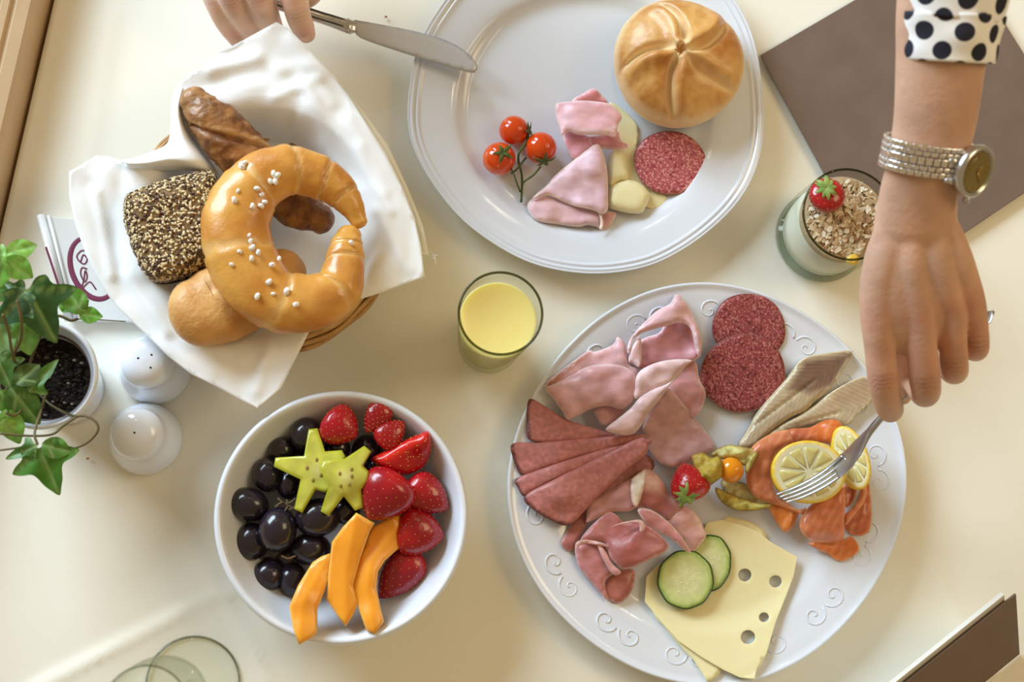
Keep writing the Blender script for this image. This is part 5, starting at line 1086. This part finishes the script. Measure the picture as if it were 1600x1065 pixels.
def sleeve(pts, flat, name, v0, per=10.0, rows=40, lip=.002):
    C0 = [list(P(x, y, z)) for x, y, z, r in pts]; R = [[r*MP(z), r*MP(z)*flat] for x, y, z, r in pts]; b = cr(np.concatenate([C0, R], 1), rows); p, r = b[:, :3], b[:, 3:]
    seg = 72; V, Fc = tube(p, r, seg, cap=False); 
    ang = np.arange(seg)/seg*TAU; wr_ = (.0009*np.sin(ang*5+1))[None,:]*np.linspace(0, 1.6, rows)[:,None]+.0006*np.sin(ang*3)[None,:]*np.sin(np.linspace(0, 9, rows))[:,None]
    ctr = np.repeat(p, seg, 0); d = V-ctr; d /= np.linalg.norm(d, axis=1)[:,None]; V = V+d*wr_.reshape(-1,1)
    inner = V-d*lip; n = len(V); L_ = np.concatenate([[0], np.cumsum(np.linalg.norm(np.diff(p, axis=0), axis=1))])
    circ = TAU*r.mean(); dot = circ/per; vrow = L_/dot*1.0+v0
    # seam column duplicated for clean UVs
    V2 = []; UV = []; 
    for i in range(rows):
        for k in range(seg+1): V2.append(V[i*seg+k % seg]); UV.append((k/seg*per, vrow[i]))
    V2 = np.array(V2); F2 = [(i*(seg+1)+k, i*(seg+1)+k+1, (i+1)*(seg+1)+k+1, (i+1)*(seg+1)+k) for i in range(rows-1) for k in range(seg)]
    m_ = len(V2); V3 = np.array([inner[i*seg+k % seg] for i in range(rows) for k in range(seg+1)]); F3 = [tuple(j+m_ for j in f[::-1]) for f in F2]; F4 = [(k+1, k, k+m_, k+1+m_) for k in range(seg)]
    e = (rows-1)*(seg+1); F4 += [(e+k, e+k+1, e+k+1+m_, e+k+m_) for k in range(seg)]
    return mesh(name, np.concatenate([V2, V3]), F2+F3+F4, dm, ps_, uv=UV+UV)
sleeve([(1478,96,.262,80),(1482,60,.267,84),(1486,22,.272,88)], .80, 'cuff', .2, 8.0, 16)
sleeve([(1484,30,.271,85),(1492,-20,.278,93),(1502,-120,.292,108),(1516,-260,.31,122),(1530,-400,.33,130)], .80, 'sleeve', .55, 8.0, 40)
sleeve([(388,-250,.11,92),(378,-330,.145,108),(365,-430,.20,128)], .80, 'sleeve', .1, 8.0, 24)
# ------------------------------------------------------------------ watch
wcen = P(1448, 242, .2385); s_ = MP(.2385); wrx, wrz = 68*s_, 68*s_*.72
fa = (P(1436, 300, .226)-P(1462, 180, .250)).normalized(); sd = fa.cross(Vector((0,0,1))).normalized(); upv = sd.cross(fa).normalized()
if sd.x < 0: sd = -sd
wt_ = thing('wristwatch', 'silver metal watch with a link bracelet and olive dial worn on the wrist', 'watch', wcen-Vector((0,0,.03)))
def wp(a, off=0.0, al=0.0): return wcen+sd*(wrx+off)*math.cos(a)+upv*(wrz+off)*math.sin(a)+fa*al
def frame_(a):
    p0, p1 = wp(a-.01), wp(a+.01); t = (p1-p0).normalized(); n = (t.cross(fa)).normalized(); n = n if n.dot(wp(a)-wcen) > 0 else -n; return t, n
lm = None; wst = M('polished_link', (246,246,246), .14, metal=1)
V, Fc = box((0,0,0), (1,1,1)); bm_ = bmesh.new(); vs_ = [bm_.verts.new(v) for v in V]; [bm_.faces.new([vs_[i] for i in f]) for f in Fc]; bmesh.ops.bevel(bm_, geom=bm_.edges[:], offset=.22, segments=3, affect='EDGES', profile=.6); lm = bpy.data.meshes.new('link'); bm_.to_mesh(lm); bm_.free(); lm.materials.append(wst); lm.polygons.foreach_set('use_smooth', [True]*len(lm.polygons))
circ_n = 36; ca_ = math.radians(34)
for i in range(circ_n):
    a = i/circ_n*TAU
    if abs((a-ca_+PI) % TAU-PI) < .42: continue
    t, n = frame_(a); wide = 1.0
    for j, (al, wdt) in enumerate(((-.0078,.0036),(-.0043,.0030),(0,.0050),(.0043,.0030),(.0078,.0036))):
        if j % 2 == 1: tt_, nn_ = frame_(a+.5/circ_n*TAU); c_ = wp(a+.5/circ_n*TAU, .0016, al)
        else: tt_, nn_ = t, n; c_ = wp(a, .0016, al)
        o = bpy.data.objects.new('link', lm); COL.objects.link(o); o.parent = wt_
        Mx = Matrix((tt_, fa, nn_)).transposed().to_4x4(); Mx = Matrix.Translation(c_-ORG[wt_.name]) @ Mx @ Matrix.Diagonal((.0040, wdt*.90, .0028, 1)); o.matrix_local = Mx
t, n = frame_(ca_); cc_ = wp(ca_, .0045, .004); n = (n+upv*.55+sd*.1).normalized(); e1 = fa; e2 = n.cross(e1).normalized()
def wl(prof, mat, name, seg=48, z0=0):
    V = []; 
    for r, z in prof:
        for k in range(seg): a = k/seg*TAU; V.append(list(cc_+e1*r*math.cos(a)+e2*r*math.sin(a)+n*(z+z0)))
    Fc = []
    for i in range(len(prof)-1):
        for k in range(seg): l = (k+1) % seg; Fc.append((i*seg+k, i*seg+l, (i+1)*seg+l, (i+1)*seg+k))
    return mesh(name, V, Fc, mat, wt_)
wl([(.0005,-.004),(.013,-.004),(.0158,-.001),(.0164,.002),(.0158,.0042),(.0146,.0052),(.0134,.0050),(.0130,.0036),(.0005,.0036)], steel, 'case')
wl([(.0129,.0037),(.0122,.0041),(.0114,.0038),(.0005,.0038)], M('olive_dial', (150,128,70), .3, metal=.5), 'dial')
wl([(.0005,.0060),(.009,.0058),(.0134,.0051),(.0131,.0048),(.0005,.0055)], glassmat('watch_glass'), 'crystal')
for k in range(12):
    a = k/12*TAU; c_ = cc_+e1*.0102*math.cos(a)+e2*.0102*math.sin(a)+n*.0041; V, Fc, _ = ell(c_, .0006, 8, 6); mesh('hour_marker', V, Fc, M('gold_marker', (220,180,96), .2, metal=1), wt_)
for L_, a in ((.0085, .6), (.006, 2.4)):
    V, Fc = tube([cc_+n*.0045, cc_+n*.0045+e1*L_*math.cos(a)+e2*L_*math.sin(a)], .0004, 6); mesh('hand', V, Fc, MATS['gold_marker'], wt_)
for sg in (-1, 1):
    for al in (-.006, .006):
        c0_ = cc_+e2*sg*.014+e1*al-n*.001; V, Fc = tube([c0_, c0_+e2*sg*.0045-n*.0035], [[.0022,.0018],[.0018,.0014]], 10); mesh('lug', V, Fc, steel, wt_)
V, Fc = tube([cc_+e1*.0155+n*.001, cc_+e1*.0195+n*.001], .0022, 14); mesh('crown', V, Fc, steel, wt_)
# ------------------------------------------------------------------ fork
fsteel = M('cutlery_steel', (184,186,190), .3, metal=1)
ft = thing('dinner_fork', 'silver fork held in the hand, tines reaching onto the lemon', 'fork', P(1220, 778, .040))
F3 = [P(*q) for q in fk]; hd = (F3[5]-F3[0]); hd.z = 0; hd.normalize(); ph = Vector((-hd.y, hd.x, 0)); lat = (ph*-.62+Vector((0,0,.72))).normalized()
lat = (ph*.52+Vector((0,0,-.72))).normalized()
Cf = cr(np.array([list(q) for q in F3]), 120); ss = np.linspace(0, 1, 120)
tang = np.gradient(Cf, axis=0); tang /= np.linalg.norm(tang, axis=1)[:,None]
for k in range(4):
    off = (k-1.5)*.0045; idx = np.arange(0, 44); pth = Cf[idx]+np.array(list(lat))*off*np.interp(idx, [0,10,43],[.92,1,1])[:,None]
    R_ = np.stack([np.interp(idx, [0,3,12,43],[.0004,.0012,.0016,.0019]), np.interp(idx, [0,3,12,43],[.0002,.0006,.0008,.0009])], 1); V, Fc = tube(pth, R_, 10, up=tuple(np.cross(np.array(list(lat)), np.array(list(hd))))); mesh('tine', V, Fc, fsteel, ft)
up_f = Vector(np.cross(np.array(list(lat)), np.array(list(hd)))).normalized()
idx = np.arange(34, 120); wid = np.interp(idx, [34,38,44,50,56,62,70,84,100,112,117,119],[.0096,.0100,.0100,.0088,.0060,.0036,.0028,.0032,.0050,.0072,.0064,.0010]); th_ = np.interp(idx, [34,44,56,66,100,119],[.0009,.0012,.0018,.0024,.0018,.0008])
V, Fc = tube(Cf[idx], np.stack([wid, th_], 1), 24, up=tuple(up_f)); mesh('handle', V, Fc, fsteel, ft)
# ------------------------------------------------------------------ knife
kn = thing('table_knife', 'silver table knife with its blade tip resting on the ridged plate rim', 'knife', P(640, 60, .022))
V, Fc, _ = sheet([(553,33),(560,32),(600,39),(650,49),(695,62),(722,76),(738,90),(746,103),(744,110),(736,113),(700,103),(650,88),(600,72),(572,62),(556,53)], [(553,42,29),(740,105,24.5)], .0014, 6, crown=(.5,5), sm=2); mesh('blade', V, Fc, steel_b, kn)
hp = [P(x, y, z) for x, y, z in ((556,43,.0285),(551,42,.0288),(545,41,.029),(535,38,.029),(520,33,.029),(500,27,.029),(470,17,.030),(430,4,.032),(380,-14,.035),(330,-32,.040),(322,-35,.040))]
R_ = [[.0042,.0012],[.0052,.0022],[.0058,.0035],[.0054,.0036],[.0050,.0034],[.0046,.0034],[.0046,.0034],[.0052,.0036],[.0060,.0038],[.0064,.0036],[.0025,.0015]]
V, Fc = tube(hp, R_, 24, n=90); mesh('handle', V, Fc, steel, kn)
for off in (-.0028, .0028):
    q = [p+Vector((.001, off*1.0, .0028)) for p in hp[3:9]]; V, Fc = tube(q, .0007, 8, n=40); mesh('handle_groove', V, Fc, dark_steel, kn)
V, Fc = tube([hp[2]+Vector((-.001,0,0)), hp[2]+Vector((.0012,.0003,0))], [[.0064,.0041],[.0064,.0041]], 24); mesh('collar', V, Fc, steel, kn)
# crumbs
crm_ = M('crumb', (176,120,62), .8)
for (x, y, lab) in ((137,716,'tiny brown crumb on the cloth right of the ivy trail'),(603,26,'small pale crumb on the cloth above the knife blade')):
    V, Fc, _ = ell(P(x, y, .0012), (.0011,.0008,.0008), 8, 6); V = V+rng.normal(0,.00012,V.shape); setprops(mesh('bread_crumb', V, Fc, crm_, smooth=False), lab, 'crumb')
